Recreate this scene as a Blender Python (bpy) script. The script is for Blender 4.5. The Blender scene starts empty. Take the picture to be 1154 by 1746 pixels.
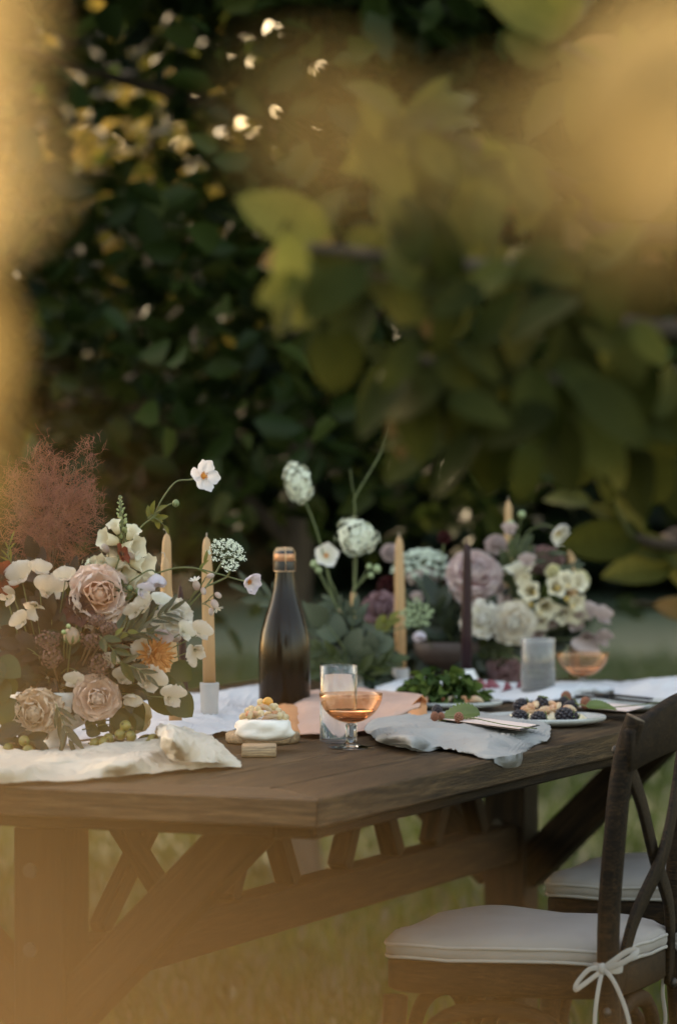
import bpy, math, random
import numpy as np
from mathutils import Vector, Matrix, Quaternion, noise
random.seed(7); rng = np.random.default_rng(7)
S = bpy.context.scene; COL = S.collection
R = math.radians
# ---------------- camera, sky, sun, exposure ----------------
FPX = 6500.0; HZ = 740.0; CAMZ = 1.245
cd = bpy.data.cameras.new('camera'); cam = bpy.data.objects.new('camera', cd); COL.objects.link(cam)
cd.sensor_fit = 'VERTICAL'; cd.sensor_height = 36; cd.lens = 36 * FPX / 1746
cam.location = (0, 0, CAMZ); cam.rotation_euler = (R(90) - math.atan(133 / FPX), 0, 0)
cd.clip_start = .03; cd.clip_end = 2000
cd.dof.use_dof = True; cd.dof.focus_distance = 5.9; cd.dof.aperture_fstop = 3.3
S.camera = cam
W = bpy.data.worlds.new('World'); S.world = W; W.use_nodes = True
nt = W.node_tree; sky = nt.nodes.new('ShaderNodeTexSky'); sky.sky_type = 'NISHITA'; sky.sun_disc = False
SUN_EL, SUN_AZ = R(27), R(-32)          # azimuth measured from +Y (away from the camera), negative = left
sky.sun_elevation = SUN_EL; sky.sun_rotation = SUN_AZ; sky.dust_density = 3.0; sky.air_density = 1.2
bg = nt.nodes['Background']; wm = nt.nodes.new('ShaderNodeMix'); wm.data_type = 'RGBA'; wm.blend_type = 'MULTIPLY'; wm.inputs[0].default_value = 1; wm.inputs[7].default_value = (1.2, 1.0, .78, 1)
nt.links.new(sky.outputs[0], wm.inputs[6]); nt.links.new(wm.outputs[2], bg.inputs[0]); bg.inputs[1].default_value = .15
sd = bpy.data.lights.new('sun', 'SUN'); sd.energy = 2.0; sd.angle = R(.6); sd.color = (1, .78, .5)
sun = bpy.data.objects.new('sun', sd); COL.objects.link(sun)
sv = Vector((math.sin(SUN_AZ) * math.cos(SUN_EL), math.cos(SUN_AZ) * math.cos(SUN_EL), math.sin(SUN_EL)))
sun.rotation_euler = sv.to_track_quat('Z', 'Y').to_euler(); sun.location = sv * 30
S.view_settings.view_transform = 'Standard'; S.view_settings.look = 'None'
S.view_settings.exposure = 2.25; S.view_settings.gamma = 1
cy = S.cycles; cy.max_bounces = 18; cy.diffuse_bounces = 3; cy.glossy_bounces = 4; cy.transmission_bounces = 18
cy.transparent_max_bounces = 24; cy.caustics_reflective = False; cy.caustics_refractive = False
cy.use_denoising = True; cy.use_adaptive_sampling = False; cy.sample_clamp_indirect = 6
# ---------------- projection helpers: a point at pixel (px,py) of the photo and distance D ----------------
def P(px, py, D): return Vector(((px - 577) / FPX * D, D, CAMZ + (HZ - py) / FPX * D))
TZ = .76
def T(px, py, h=0.0):
    D = (CAMZ - TZ - h) * FPX / (py - HZ)
    return P(px, py, D)
# ---------------- object helpers ----------------
def setp(o, label=None, cat=None, group=None, kind=None):
    if label: o['label'] = label
    if cat: o['category'] = cat
    if group: o['group'] = group
    if kind: o['kind'] = kind
    return o
def thing(name, label, cat, loc=(0, 0, 0), group=None, rotz=0, kind=None):
    o = bpy.data.objects.new(name, None); COL.objects.link(o); o.location = loc; o.rotation_euler = (0, 0, rotz)
    o.empty_display_size = .05
    return setp(o, label, cat, group, kind)
def meshdata(name, V, F, mat, smooth=True):
    me = bpy.data.meshes.new(name); me.from_pydata([tuple(v) for v in V], [], F)
    if smooth: me.polygons.foreach_set('use_smooth', [True] * len(me.polygons))
    if mat: me.materials.append(mat)
    me.update(); return me
def link(name, me, parent=None, M=None, loc=None):
    o = bpy.data.objects.new(name, me); COL.objects.link(o)
    if parent: o.parent = parent
    if M is not None: o.matrix_basis = M
    if loc is not None: o.location = loc
    return o
def obj(name, VF, mat, parent=None, M=None, loc=None, smooth=True):
    return link(name, meshdata(name, VF[0], VF[1], mat, smooth), parent, M, loc)
def wobj(name, VF, mat, parent, smooth=True):
    """VF in world coordinates, parented under an unrotated Empty"""
    l = parent.location
    return link(name, meshdata(name, [Vector(v) - l for v in VF[0]], VF[1], mat, smooth), parent)
def join(*parts):
    V, F = [], []
    for v, f in parts:
        n = len(V); V.extend(v); F.extend([tuple(i + n for i in q) for q in f])
    return V, F
def xf(VF, M): return [M @ Vector(v) for v in VF[0]], VF[1]
def npmesh(name, V, F, mat, smooth=True):
    """V (n,3) array, F (m,k) array of equal sized polygons"""
    me = bpy.data.meshes.new(name); n, (m, k) = len(V), F.shape
    me.vertices.add(n); me.vertices.foreach_set('co', V.astype(np.float32).ravel())
    me.loops.add(m * k); me.loops.foreach_set('vertex_index', F.astype(np.int32).ravel())
    me.polygons.add(m); me.polygons.foreach_set('loop_start', np.arange(0, m * k, k, dtype=np.int32))
    me.polygons.foreach_set('use_smooth', np.full(m, smooth))
    me.update(calc_edges=True); me.materials.append(mat); return me
# ---------------- shapes ----------------
def tube(pts, rad, n=8, cap=True):
    pts = [Vector(p) for p in pts]; V, F = [], []
    if not hasattr(rad, '__len__'): rad = [rad] * len(pts)
    up = None
    for i, p in enumerate(pts):
        t = (pts[min(i + 1, len(pts) - 1)] - pts[max(i - 1, 0)]).normalized()
        if up is None: up = Vector((0, 0, 1)) if abs(t.z) < .9 else Vector((1, 0, 0))
        a = t.cross(up); a = a.normalized() if a.length > 1e-6 else Vector((1, 0, 0)); up = a.cross(t).normalized()
        for k in range(n):
            q = 2 * math.pi * k / n; V.append(p + (a * math.cos(q) + up * math.sin(q)) * rad[i])
    for i in range(len(pts) - 1):
        for k in range(n): F.append((i * n + k, i * n + (k + 1) % n, (i + 1) * n + (k + 1) % n, (i + 1) * n + k))
    if cap: F.append(tuple(range(n))[::-1]); F.append(tuple(range((len(pts) - 1) * n, len(pts) * n)))
    return V, F
def spline(pts, n=8):
    pts = [Vector(p) for p in pts]; out = []
    for i in range(len(pts) - 1):
        p0 = pts[max(i - 1, 0)]; p1 = pts[i]; p2 = pts[i + 1]; p3 = pts[min(i + 2, len(pts) - 1)]
        for k in range(n):
            t = k / n
            out.append(.5 * ((2 * p1) + (p2 - p0) * t + (2 * p0 - 5 * p1 + 4 * p2 - p3) * t * t + (3 * p1 - p0 - 3 * p2 + p3) * t ** 3))
    out.append(pts[-1]); return out
def lathe(prof, n=32, wob=None):
    V, F = [], []
    for i, (r, z) in enumerate(prof):
        for k in range(n):
            a = 2 * math.pi * k / n; rr = max(r, 1e-5) * (wob(a, z) if wob else 1); V.append(Vector((rr * math.cos(a), rr * math.sin(a), z)))
    for i in range(len(prof) - 1):
        for k in range(n): F.append((i * n + k, i * n + (k + 1) % n, (i + 1) * n + (k + 1) % n, (i + 1) * n + k))
    return V, F
def sphere(r=1, c=(0, 0, 0), nu=10, nv=7, sc=(1, 1, 1)):
    V, F = lathe([(r * math.sin(math.pi * j / nv), -r * math.cos(math.pi * j / nv)) for j in range(nv + 1)], nu)
    return [Vector((v.x * sc[0] + c[0], v.y * sc[1] + c[1], v.z * sc[2] + c[2])) for v in V], F
def box(x0, x1, y0, y1, z0, z1, b=.002):
    """box with chamfered long edges (axis X), closed"""
    V, F = [], []
    ring = [(y0 + b, z0), (y1 - b, z0), (y1, z0 + b), (y1, z1 - b), (y1 - b, z1), (y0 + b, z1), (y0, z1 - b), (y0, z0 + b)]
    cyy, czz = (y0 + y1) / 2, (z0 + z1) / 2
    def sc(y, z, s): return (cyy + (y - cyy) * s[0], czz + (z - czz) * s[1])
    s1 = (1 - 2 * b / (y1 - y0), 1 - 2 * b / (z1 - z0))
    for x, s in ((x0, s1), (x0 + b, (1, 1)), (x1 - b, (1, 1)), (x1, s1)):
        for y, z in ring: yy, zz = sc(y, z, s); V.append(Vector((x, yy, zz)))
    for i in range(3):
        for k in range(8): F.append((i * 8 + k, i * 8 + (k + 1) % 8, (i + 1) * 8 + (k + 1) % 8, (i + 1) * 8 + k))
    F.append(tuple(range(8))[::-1]); F.append(tuple(range(24, 32)))
    return V, F
def bar(name, p0, p1, w, h, mat, parent, roll=0, b=.003, off=0):
    """timber from p0 to p1 (parent coordinates): w across, h 'up'"""
    p0, p1 = Vector(p0), Vector(p1); d = p1 - p0; L = d.length
    x = d.normalized(); up = Vector((0, 0, 1)) if abs(x.z) < .95 else Vector((1, 0, 0))
    y = up.cross(x).normalized(); z = x.cross(y)
    M = Matrix((x, y, z)).transposed().to_4x4(); M.translation = p0
    if roll: M = M @ Matrix.Rotation(roll, 4, 'X')
    return obj(name, box(0, L, -w / 2, w / 2, -h / 2, h / 2, b), mat, parent, M, smooth=False)
def grid(nu, nv, f):
    V = [f(i / (nu - 1), j / (nv - 1)) for i in range(nu) for j in range(nv)]
    F = [(i * nv + j, i * nv + j + 1, (i + 1) * nv + j + 1, (i + 1) * nv + j) for i in range(nu - 1) for j in range(nv - 1)]
    return V, F
def solid(VF, nu, nv, t):
    """give an nu x nv grid sheet a thickness t"""
    V, F = VF; V = [Vector(v) for v in V]; N = [Vector((0, 0, 0)) for _ in V]
    for q in F:
        n = (V[q[1]] - V[q[0]]).cross(V[q[3]] - V[q[0]])
        for i in q: N[i] += n
    B = [v - n.normalized() * t if n.length > 0 else v for v, n in zip(V, N)]
    m = len(V); F2 = F + [tuple(i + m for i in q[::-1]) for q in F]
    rim = [i * nv for i in range(nu)] + [(nu - 1) * nv + j for j in range(1, nv)] + [i * nv + nv - 1 for i in range(nu - 2, -1, -1)] + [j for j in range(nv - 2, 0, -1)]
    for a, b in zip(rim, rim[1:] + rim[:1]): F2.append((b, a, a + m, b + m))
    return V + B, F2
# ---------------- materials ----------------
def nodes(name):
    m = bpy.data.materials.new(name); m.use_nodes = True; t = m.node_tree
    return m, t, t.nodes['Principled BSDF']
def ramp(t, fac, stops):
    r = t.nodes.new('ShaderNodeValToRGB'); e = r.color_ramp.elements
    while len(e) < len(stops): e.new(.5)
    for el, (p, c) in zip(e, stops): el.position = p; el.color = (*c, 1)
    t.links.new(fac, r.inputs[0]); return r.outputs[0]
def tex(t, kind='Noise', scale=5, detail=4, coord='Object', sc=(1, 1, 1), rough=.6, dist=0, loc=None):
    tc = t.nodes.new('ShaderNodeTexCoord'); mp = t.nodes.new('ShaderNodeMapping'); mp.inputs['Scale'].default_value = sc
    t.links.new(tc.outputs[coord], mp.inputs[0])
    oi = t.nodes.new('ShaderNodeObjectInfo'); ml = t.nodes.new('ShaderNodeMath'); ml.operation = 'MULTIPLY'; ml.inputs[1].default_value = 13.7
    t.links.new(oi.outputs['Random'], ml.inputs[0]); t.links.new(ml.outputs[0], mp.inputs['Location'])
    n = t.nodes.new('ShaderNodeTex' + kind); n.inputs['Scale'].default_value = scale
    if kind == 'Noise': n.inputs['Detail'].default_value = detail; n.inputs['Roughness'].default_value = rough; n.inputs['Distortion'].default_value = dist
    t.links.new(mp.outputs[0], n.inputs['Vector']); return n.outputs[0]
def bump(t, b, src, dist=.001, strength=1.0):
    n = t.nodes.new('ShaderNodeBump'); n.inputs['Distance'].default_value = dist; n.inputs['Strength'].default_value = strength
    t.links.new(src, n.inputs['Height']); t.links.new(n.outputs[0], b.inputs['Normal'])
def mixc(t, a, b, fac, mode='MIX'):
    m = t.nodes.new('ShaderNodeMix'); m.data_type = 'RGBA'; m.blend_type = mode
    for s, v in ((0, fac), (6, a), (7, b)):
        if isinstance(v, (int, float)): m.inputs[s].default_value = v
        elif isinstance(v, tuple): m.inputs[s].default_value = (*v, 1)
        else: t.links.new(v, m.inputs[s])
    return m.outputs[2]
def plain(name, c1, c2=None, scale=20, rough=.6, bd=0, bs=60, spec=.5, metal=0, coord='Object', sc=(1, 1, 1), dist=0):
    m, t, b = nodes(name); c2 = c2 or tuple(x * .8 for x in c1)
    t.links.new(ramp(t, tex(t, 'Noise', scale, 5, coord, sc, dist=dist), [(.3, c2), (.7, c1)]), b.inputs['Base Color'])
    b.inputs['Roughness'].default_value = rough; b.inputs['Metallic'].default_value = metal; b.inputs['Specular IOR Level'].default_value = spec
    if bd: bump(t, b, tex(t, 'Noise', bs, 6, coord, sc), bd)
    return m
def wood(name, dark, mid, light, gscale=1.0, rough=.5, bd=.0015, wear=.25, spec=.4):
    m, t, b = nodes(name)
    g = tex(t, 'Noise', 9 * gscale, 8, 'Object', (1.2, 22, 22), .7, .4); g2 = tex(t, 'Noise', 40 * gscale, 4, 'Object', (.6, 12, 12), .8)
    c = ramp(t, g, [(.38, dark), (.5, mid), (.64, light)])
    g3 = tex(t, 'Noise', 5 * gscale, 6, 'Object', (.8, 9, 9), .65, 1.2); c = mixc(t, c, ramp(t, g3, [(.36, (.35, .33, .3)), (.52, (1, 1, 1)), (.66, (1.35, 1.3, 1.2))]), .8, 'MULTIPLY')
    c = mixc(t, c, ramp(t, g2, [(.4, (.25, .25, .25)), (.56, (1, 1, 1))]), .6, 'MULTIPLY')
    big = ramp(t, tex(t, 'Noise', 3, 3), [(.35, (.65, .6, .55)), (.65, (1.0, 1.0, 1.0))]); c = mixc(t, c, big, .8, 'MULTIPLY')
    sp = ramp(t, tex(t, 'Noise', 30, 5, 'Object', (1, 5, 5), .8), [(.66, (0, 0, 0)), (.72, (1, 1, 1))])
    sb = t.nodes.new('ShaderNodeMath'); sb.operation = 'MULTIPLY'; sb.inputs[1].default_value = wear; t.links.new(sp, sb.inputs[0])
    c = mixc(t, c, tuple(min(1, x * 2.2) for x in light), sb.outputs[0])
    t.links.new(c, b.inputs['Base Color']); b.inputs['Roughness'].default_value = rough; b.inputs['Specular IOR Level'].default_value = spec
    ad = t.nodes.new('ShaderNodeMath'); ad.operation = 'ADD'; t.links.new(g, ad.inputs[0]); t.links.new(g2, ad.inputs[1])
    bump(t, b, ad.outputs[0], bd); return m
def thin(name, base, tip, transl=.4, rough=.55, var=.25, veins=0, spec=.3, spots=None, ax='Z', nscale=30):
    """petals and leaves: colour from base to tip of the piece, light comes through"""
    m, t, b = nodes(name)
    tc = t.nodes.new('ShaderNodeTexCoord'); sx = t.nodes.new('ShaderNodeSeparateXYZ'); t.links.new(tc.outputs['Generated'], sx.inputs[0])
    c = ramp(t, sx.outputs[ax], [(.05, base), (.75, tip)])
    n = tex(t, 'Noise', nscale, 4); v = 1 - var
    c = mixc(t, c, ramp(t, n, [(.3, (v, v * .97, v * .9)), (.7, (1, 1, 1))]), 1.0, 'MULTIPLY')
    oi = t.nodes.new('ShaderNodeObjectInfo'); c = mixc(t, c, ramp(t, oi.outputs['Random'], [(0, (v, v, v)), (1, (1, 1, 1))]), 1.0, 'MULTIPLY')
    if spots:
        s = ramp(t, tex(t, 'Noise', 8, 3, 'Generated'), [(.56, (0, 0, 0)), (.66, (1, 1, 1))]); c = mixc(t, c, spots, s)
    t.links.new(c, b.inputs['Base Color']); b.inputs['Roughness'].default_value = rough; b.inputs['Specular IOR Level'].default_value = spec
    tr = t.nodes.new('ShaderNodeBsdfTranslucent'); t.links.new(c, tr.inputs[0]); mx = t.nodes.new('ShaderNodeMixShader'); mx.inputs[0].default_value = transl
    out = t.nodes['Material Output']; t.links.new(b.outputs[0], mx.inputs[1]); t.links.new(tr.outputs[0], mx.inputs[2]); t.links.new(mx.outputs[0], out.inputs[0])
    if veins: bump(t, b, tex(t, 'Noise', 14, 4, 'Object', (6, 1, 1)), veins)
    return m
def foliage(name, cols, transl=.35, rough=.5, scale=.9):
    """crown leaves: colour changes leaf by leaf (mesh islands)"""
    m, t, b = nodes(name); g = t.nodes.new('ShaderNodeNewGeometry')
    n = len(cols); c = ramp(t, g.outputs['Random Per Island'], [(i / (n - 1), x) for i, x in enumerate(cols)])
    c = mixc(t, c, ramp(t, tex(t, 'Noise', scale, 3), [(.35, (.55, .6, .5)), (.65, (1.1, 1.1, 1))]), 1.0, 'MULTIPLY')
    t.links.new(c, b.inputs['Base Color']); b.inputs['Roughness'].default_value = rough; b.inputs['Specular IOR Level'].default_value = .22
    tr = t.nodes.new('ShaderNodeBsdfTranslucent'); t.links.new(c, tr.inputs[0]); mx = t.nodes.new('ShaderNodeMixShader'); mx.inputs[0].default_value = transl
    out = t.nodes['Material Output']; t.links.new(b.outputs[0], mx.inputs[1]); t.links.new(tr.outputs[0], mx.inputs[2]); t.links.new(mx.outputs[0], out.inputs[0]); return m
def glass(name, col, rough=0.0, ior=1.45):
    m, t, b = nodes(name); b.inputs['Base Color'].default_value = (*col, 1); b.inputs['Transmission Weight'].default_value = 1
    b.inputs['Roughness'].default_value = rough; b.inputs['IOR'].default_value = ior; return m
def thinglass(name, tint, gloss=(1, 1, 1), haze=0.0, hcol=(.6, .6, .6)):
    """thin-walled glass: clear face on, brighter with reflections towards its edges"""
    m, t, b = nodes(name); t.nodes.remove(b); lw = t.nodes.new('ShaderNodeLayerWeight'); lw.inputs[0].default_value = .5
    pw = t.nodes.new('ShaderNodeMath'); pw.operation = 'POWER'; pw.inputs[1].default_value = 3.0; t.links.new(lw.outputs['Facing'], pw.inputs[0])
    ma = t.nodes.new('ShaderNodeMath'); ma.operation = 'MULTIPLY_ADD'; ma.inputs[1].default_value = .62; ma.inputs[2].default_value = .045; t.links.new(pw.outputs[0], ma.inputs[0])
    tr = t.nodes.new('ShaderNodeBsdfTransparent'); tr.inputs[0].default_value = (*tint, 1); gl = t.nodes.new('ShaderNodeBsdfGlossy'); gl.inputs['Roughness'].default_value = .03; gl.inputs[0].default_value = (*gloss, 1)
    mx = t.nodes.new('ShaderNodeMixShader'); t.links.new(ma.outputs[0], mx.inputs[0]); t.links.new(tr.outputs[0], mx.inputs[1]); t.links.new(gl.outputs[0], mx.inputs[2]); o = mx.outputs[0]
    if haze:
        df = t.nodes.new('ShaderNodeBsdfTranslucent'); df.inputs[0].default_value = (*hcol, 1); d2 = t.nodes.new('ShaderNodeBsdfDiffuse'); d2.inputs[0].default_value = (*hcol, 1)
        m2 = t.nodes.new('ShaderNodeMixShader'); t.links.new(df.outputs[0], m2.inputs[1]); t.links.new(d2.outputs[0], m2.inputs[2]); m3 = t.nodes.new('ShaderNodeMixShader'); m3.inputs[0].default_value = haze
        t.links.new(o, m3.inputs[1]); t.links.new(m2.outputs[0], m3.inputs[2]); o = m3.outputs[0]
    t.links.new(o, t.nodes['Material Output'].inputs[0]); return m
def align(d): return Vector((0, 0, 1)).rotation_difference(Vector(d).normalized()).to_matrix().to_4x4()
def Fdir(az, el): a, e = R(az), R(el); return Vector((math.sin(a) * math.cos(e), -math.cos(a) * math.cos(e), math.sin(e)))
# ================= SETTING =================
gm, gt, gb = nodes('lawn_soil')
gt.links.new(mixc(gt, ramp(gt, tex(gt, 'Noise', 1.2, 6), [(.3, (.013, .026, .004)), (.5, (.022, .042, .007)), (.7, (.034, .052, .010))]),
    ramp(gt, tex(gt, 'Noise', 60, 4), [(.3, (.55, .55, .5)), (.7, (1, 1, 1))]), .8, 'MULTIPLY'), gb.inputs['Base Color']); gb.inputs['Roughness'].default_value = .9
def gz(x, y): return .05 * noise.noise(Vector((x * .07, y * .07, 0)))
V, F = grid(60, 60, lambda u, v: Vector(((abs(u * 2 - 1) ** 2.2) * math.copysign(1, u - .5) * 600, -8 + (v ** 2.4) * 900, 0)))
for v in V: v.z = gz(v.x, v.y) if v.y < 60 else 0
setp(obj('ground', (V, F), gm), 'mown grass ground of the garden', None, None, 'structure')
# grass blades in the part of the lawn the picture looks at
def grass_blades():
    N = 120000; y = 3.4 + 17 * rng.random(N) ** 1.25; x = (rng.random(N) - .5) * (.42 * y + 3.2) + .02 * y
    h = (.035 + .06 * rng.random(N)) * (1 + .8 * (rng.random(N) < .05)); a = rng.random(N) * 6.283; w = .0022 + .0015 * rng.random(N)
    lx, ly = rng.normal(0, .35, N) * h, rng.normal(0, .35, N) * h
    z0 = np.array([gz(p, q) for p, q in zip(x, y)]) - .003
    dx, dy = np.cos(a) * w, np.sin(a) * w
    V = np.empty((N, 5, 3)); V[:, 0] = np.stack([x - dx, y - dy, z0], 1); V[:, 1] = np.stack([x + dx, y + dy, z0], 1)
    V[:, 2] = np.stack([x + dx * .8 + lx * .35, y + dy * .8 + ly * .35, z0 + h * .6], 1); V[:, 3] = np.stack([x + lx, y + ly, z0 + h], 1)
    V[:, 4] = np.stack([x - dx * .8 + lx * .35, y - dy * .8 + ly * .35, z0 + h * .6], 1)
    F = np.arange(N * 5).reshape(N, 5); m = foliage('grass_blade', [(.022, .054, .005), (.034, .074, .008), (.052, .09, .011), (.09, .105, .018)], .3, .6, 1.5)
    setp(link('grass', npmesh('grass', V.reshape(-1, 3), F, m, False)), 'short green lawn grass with straw coloured blades', 'grass', None, 'stuff')
grass_blades()
# ---------- trees ----------
def leaf_cloud(C, n, size, name, mat, spread=.16):
    """C: (k,3) cluster centres, n leaves each; folded leaf of two quads"""
    k = len(C); N = k * n; c = np.repeat(C, n, 0) + rng.normal(0, spread, (N, 3))
    d = rng.normal(0, 1, (N, 3)); d[:, 2] = d[:, 2] * .55 - .35; d /= np.linalg.norm(d, axis=1)[:, None]
    s = rng.normal(0, 1, (N, 3)); s -= (s * d).sum(1)[:, None] * d; s /= np.linalg.norm(s, axis=1)[:, None]; u = np.cross(d, s)
    L = size * (.7 + .6 * rng.random(N))[:, None]; w = L * .27; f = L * .1
    V = np.stack([c, c + d * L * .3 + s * w + u * f, c + d * L * .7 + s * w * .85 + u * f * .6, c + d * L - u * f * .8, c + d * L * .7 - s * w * .85 + u * f * .6, c + d * L * .3 - s * w + u * f], 1)
    i = np.arange(N)[:, None] * 6; F = np.concatenate([i + [0, 1, 2, 3], i + [0, 3, 4, 5]], 0)
    return npmesh(name, V.reshape(-1, 3), F, mat)
bark = plain('bark', (.10, .075, .055), (.035, .028, .022), 14, .9, .02, 25, .2, sc=(1, 1, .3))
leafm = foliage('orchard_leaf', [(.014, .023, .006), (.022, .037, .009), (.032, .053, .012), (.048, .068, .016), (.075, .088, .022)], .4, .5)
leafy = foliage('amber_leaf', [(.05, .055, .012), (.10, .09, .02), (.17, .125, .03), (.3, .21, .06)], .5, .5)  # golden sunlight on crown leaves, put into the leaf colour
hedgem = foliage('hedge_leaf', [(.006, .011, .003), (.010, .018, .005), (.016, .026, .007)], .2, .6)
def fib(k):
    i = np.arange(k) + .5; ph = np.arccos(1 - 2 * i / k); th = np.pi * (1 + 5 ** .5) * i
    return np.stack([np.cos(th) * np.sin(ph), np.sin(th) * np.sin(ph), np.cos(ph)], 1)
# gaps in the crowns: (px, py, radius, share removed) seen from the garden path
GAPS = [(60, 60, 26, 1), (130, 20, 30, 1), (110, 110, 20, 1), (215, 140, 20, 1), (220, 178, 14, 1), (205, 248, 18, 1), (300, 155, 22, 1), (325, 170, 20, 1), (375, 165, 22, 1), (400, 148, 18, 1), (450, 165, 26, 1), (445, 190, 18, 1), (190, 15, 26, 1), (415, 225, 14, 1),
        (335, 80, 14, 1), (320, 280, 140, .42), (180, 360, 110, .25), (40, 200, 30, .9), (150, 170, 14, 1)]
def crown_mesh(name, rx, rz, zc, k, n, size, mat, lo=.35, low=None, root=None):
    C = fib(k) * (lo + (1 - lo) * rng.random(k) ** .6)[:, None]; C += rng.normal(0, .06, C.shape)
    C *= [rx, rx, rz]; C[:, 2] += zc
    if low is not None: C[:, 2] = np.maximum(C[:, 2], low + .25 * rng.random(k))
    if root:
        x0, y0, rot, s = root; c_, s_ = math.cos(rot), math.sin(rot); X = x0 + s * (C[:, 0] * c_ - C[:, 1] * s_); Y = y0 + s * (C[:, 0] * s_ + C[:, 1] * c_); Z = s * C[:, 2]
        px, py = 577 + X / Y * FPX, HZ - (Z - CAMZ) / Y * FPX; keep = np.ones(len(C), bool)
        for gx, gy, gr, sh in GAPS: keep &= ~((np.hypot(px - gx, py - gy) < gr + (60 if sh == 1 else 0)) & (rng.random(len(C)) < sh))
        C = C[keep]
    return leaf_cloud(C, n, size, name, mat)
def trunk_parts(root, h, rad, seed, limbs=9, reach=1.7):
    r = random.Random(seed)
    pts = spline([(0, 0, -.1), (.03, .02, .5), (-.05, .05, 1.2), (.05, 0, 2.0), (.0, .05, h)], 5)
    obj('trunk', tube(pts, [rad * (1.25 - .95 * i / (len(pts) - 1)) for i in range(len(pts))], 10), bark, root)
    for i in range(limbs):
        a = i * 2.4 + r.random(); z0 = .9 + (h - 1.2) * i / limbs; L = reach * (1 - .4 * i / limbs)
        q = spline([(0, 0, z0), (math.cos(a) * L * .4, math.sin(a) * L * .4, z0 + .35 * r.random() + .1), (math.cos(a) * L * .8, math.sin(a) * L * .8, z0 + .5 * r.random()), (math.cos(a) * L * 1.15, math.sin(a) * L * 1.15, z0 - .1 + .6 * r.random())], 5)
        obj('branch', tube(q, [rad * .42 * (1 - .85 * j / (len(q) - 1)) for j in range(len(q))], 6), bark, root)
trees = [(-2.9, 11.2, 0, .4, 1.15, 'dark green fruit tree behind the left bouquet, left end of the orchard row', .09),
         (-.08, 9.9, 1, 2.1, 1.0, 'dark green fruit tree whose thin trunk shows under the middle of the table', .045),
         (1.5, 11.0, 0, 4.2, 1.05, 'dark green fruit tree behind the right bouquet', .08),
         (3.9, 10.6, 1, .9, 1.1, 'dark fruit tree at the right end of the orchard row', .09),
         (-6.0, 13.0, 1, 1.7, 1.25, 'tall fruit tree left of the orchard row', .1)]
for i, (x, y, me, rz, s, lab, rad) in enumerate(trees):
    t = thing('fruit_tree', lab, 'tree', (x, y, 0), 'fruit trees behind the table', rz)
    me = crown_mesh('crown', *((1.9, 2.1, 3.0, 900, 24, .105, leafm, .3, 1.0) if me == 0 else (1.7, 2.2, 3.1, 850, 24, .10, leafm, .3, .95)), root=(x, y, rz, s))
    o = link('crown', me, t); o.scale = (s, s, s); o['kind'] = 'stuff'
    trunk_parts(t, 4.6 * s, rad, i)
for lab, x, y, rx, rz_, zc, k, m_, rot in (('sunlit young tree with amber yellow leaves behind the orchard row', -.7, 13.4, 1.0, .45, 2.05, 85, leafy, .3), ('small bright green tree behind the orchard row at the left', -1.5, 12.9, .75, .55, 1.75, 120, foliage('fresh_leaf', [(.02, .04, .008), (.045, .075, .015), (.08, .11, .02)], .45, .5), 1.1)):
    t = thing('young_tree', lab, 'tree', (x, y, 0), None, rot); o = link('crown', crown_mesh('crown', rx, rz_, zc, k, 24, .085, m_, .2), t); o['kind'] = 'stuff'
    obj('trunk', tube([(0, 0, -.1), (.03, 0, 1), (0, .02, 2)], [.035, .03, .012], 8), bark, t)
hm = [crown_mesh('foliage', 2.4, 2.0, 1.6, 640, 40, .17, hedgem, .5, .1) for _ in range(2)]
hl = ['leftmost', 'second from left', 'third from left', 'middle', 'third from right', 'second from right', 'rightmost']
for i in range(7):
    t = thing('background_bush', hl[i] + ' of the dark green bushes far behind the lawn', 'bush', (-10.5 + 3.5 * i + .8 * math.sin(i * 3), 30 + 1.6 * math.sin(i * 2.3), 0), 'bushes closing the far side of the lawn', i * 1.3)
    o = link('foliage', hm[i % 2], t); s = 2.1 if i < 3 else 1.04; o.scale = (1.15, 1.15, s); o['kind'] = 'stuff'  # the three left bushes are raised to cast shade over the lawn
    obj('trunk', tube([(0, 0, -.1), (.05, 0, 1), (0, 0, 2.2)], [.12, .1, .04], 8), bark, t)
hd = thing('garden_hedge', 'tall dense green hedge left of the lawn, outside the picture', 'hedge', (-9.5, 21, 0))  # unseen hedge, added to keep the low sun off the lawn
hC = np.stack([(rng.random(1500) - .5) * 13, (rng.random(1500) - .5) * 1.6, rng.random(1500) * 4.6 + .1], 1)
o = link('foliage', leaf_cloud(hC, 22, .16, 'foliage', hedgem, .22), hd); o['kind'] = 'stuff'
# ---------- single larger leaves used on the near branches ----------
def leaf_shape(L, Wd, bend=.25, fold=.25, nu=8, nv=5, tipw=1.0, ruffle=0.0, seed=0):
    def f(u, v):
        s = v * 2 - 1; w = Wd / 2 * (math.sin(math.pi * min(1, u ** (.8 * tipw))) ** .75 if 0 < u < 1 else 0)
        th = bend * u * 1.6; y = L * (math.sin(th) / max(bend * 1.6, 1e-4) if bend else u); z = -L * ((1 - math.cos(th)) / max(bend * 1.6, 1e-4)) if bend else 0
        return Vector((s * w, y, z + abs(s) * w * fold + ruffle * L * math.sin(u * 17 + seed + s * 2) * abs(s)))
    return grid(nu, nv, f)
LEAFG = thin('magnolia_leaf', (.10, .112, .024), (.155, .16, .04), .5, .55, .5, 0, .12, None, 'Y')  # lighter green for the upper leaves, sunlight included in the colour
LEAFD = thin('deep_green_leaf', (.038, .048, .010), (.068, .076, .016), .35, .6, .5, 0, .06, None, 'Y')  # darker copy for the lower leaves, their shade included in the colour
LEAFB = thin('autumn_leaf', (.13, .11, .035), (.20, .135, .06), .4, .6, .3, 0, .15, (.20, .12, .06), 'Y')
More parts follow.
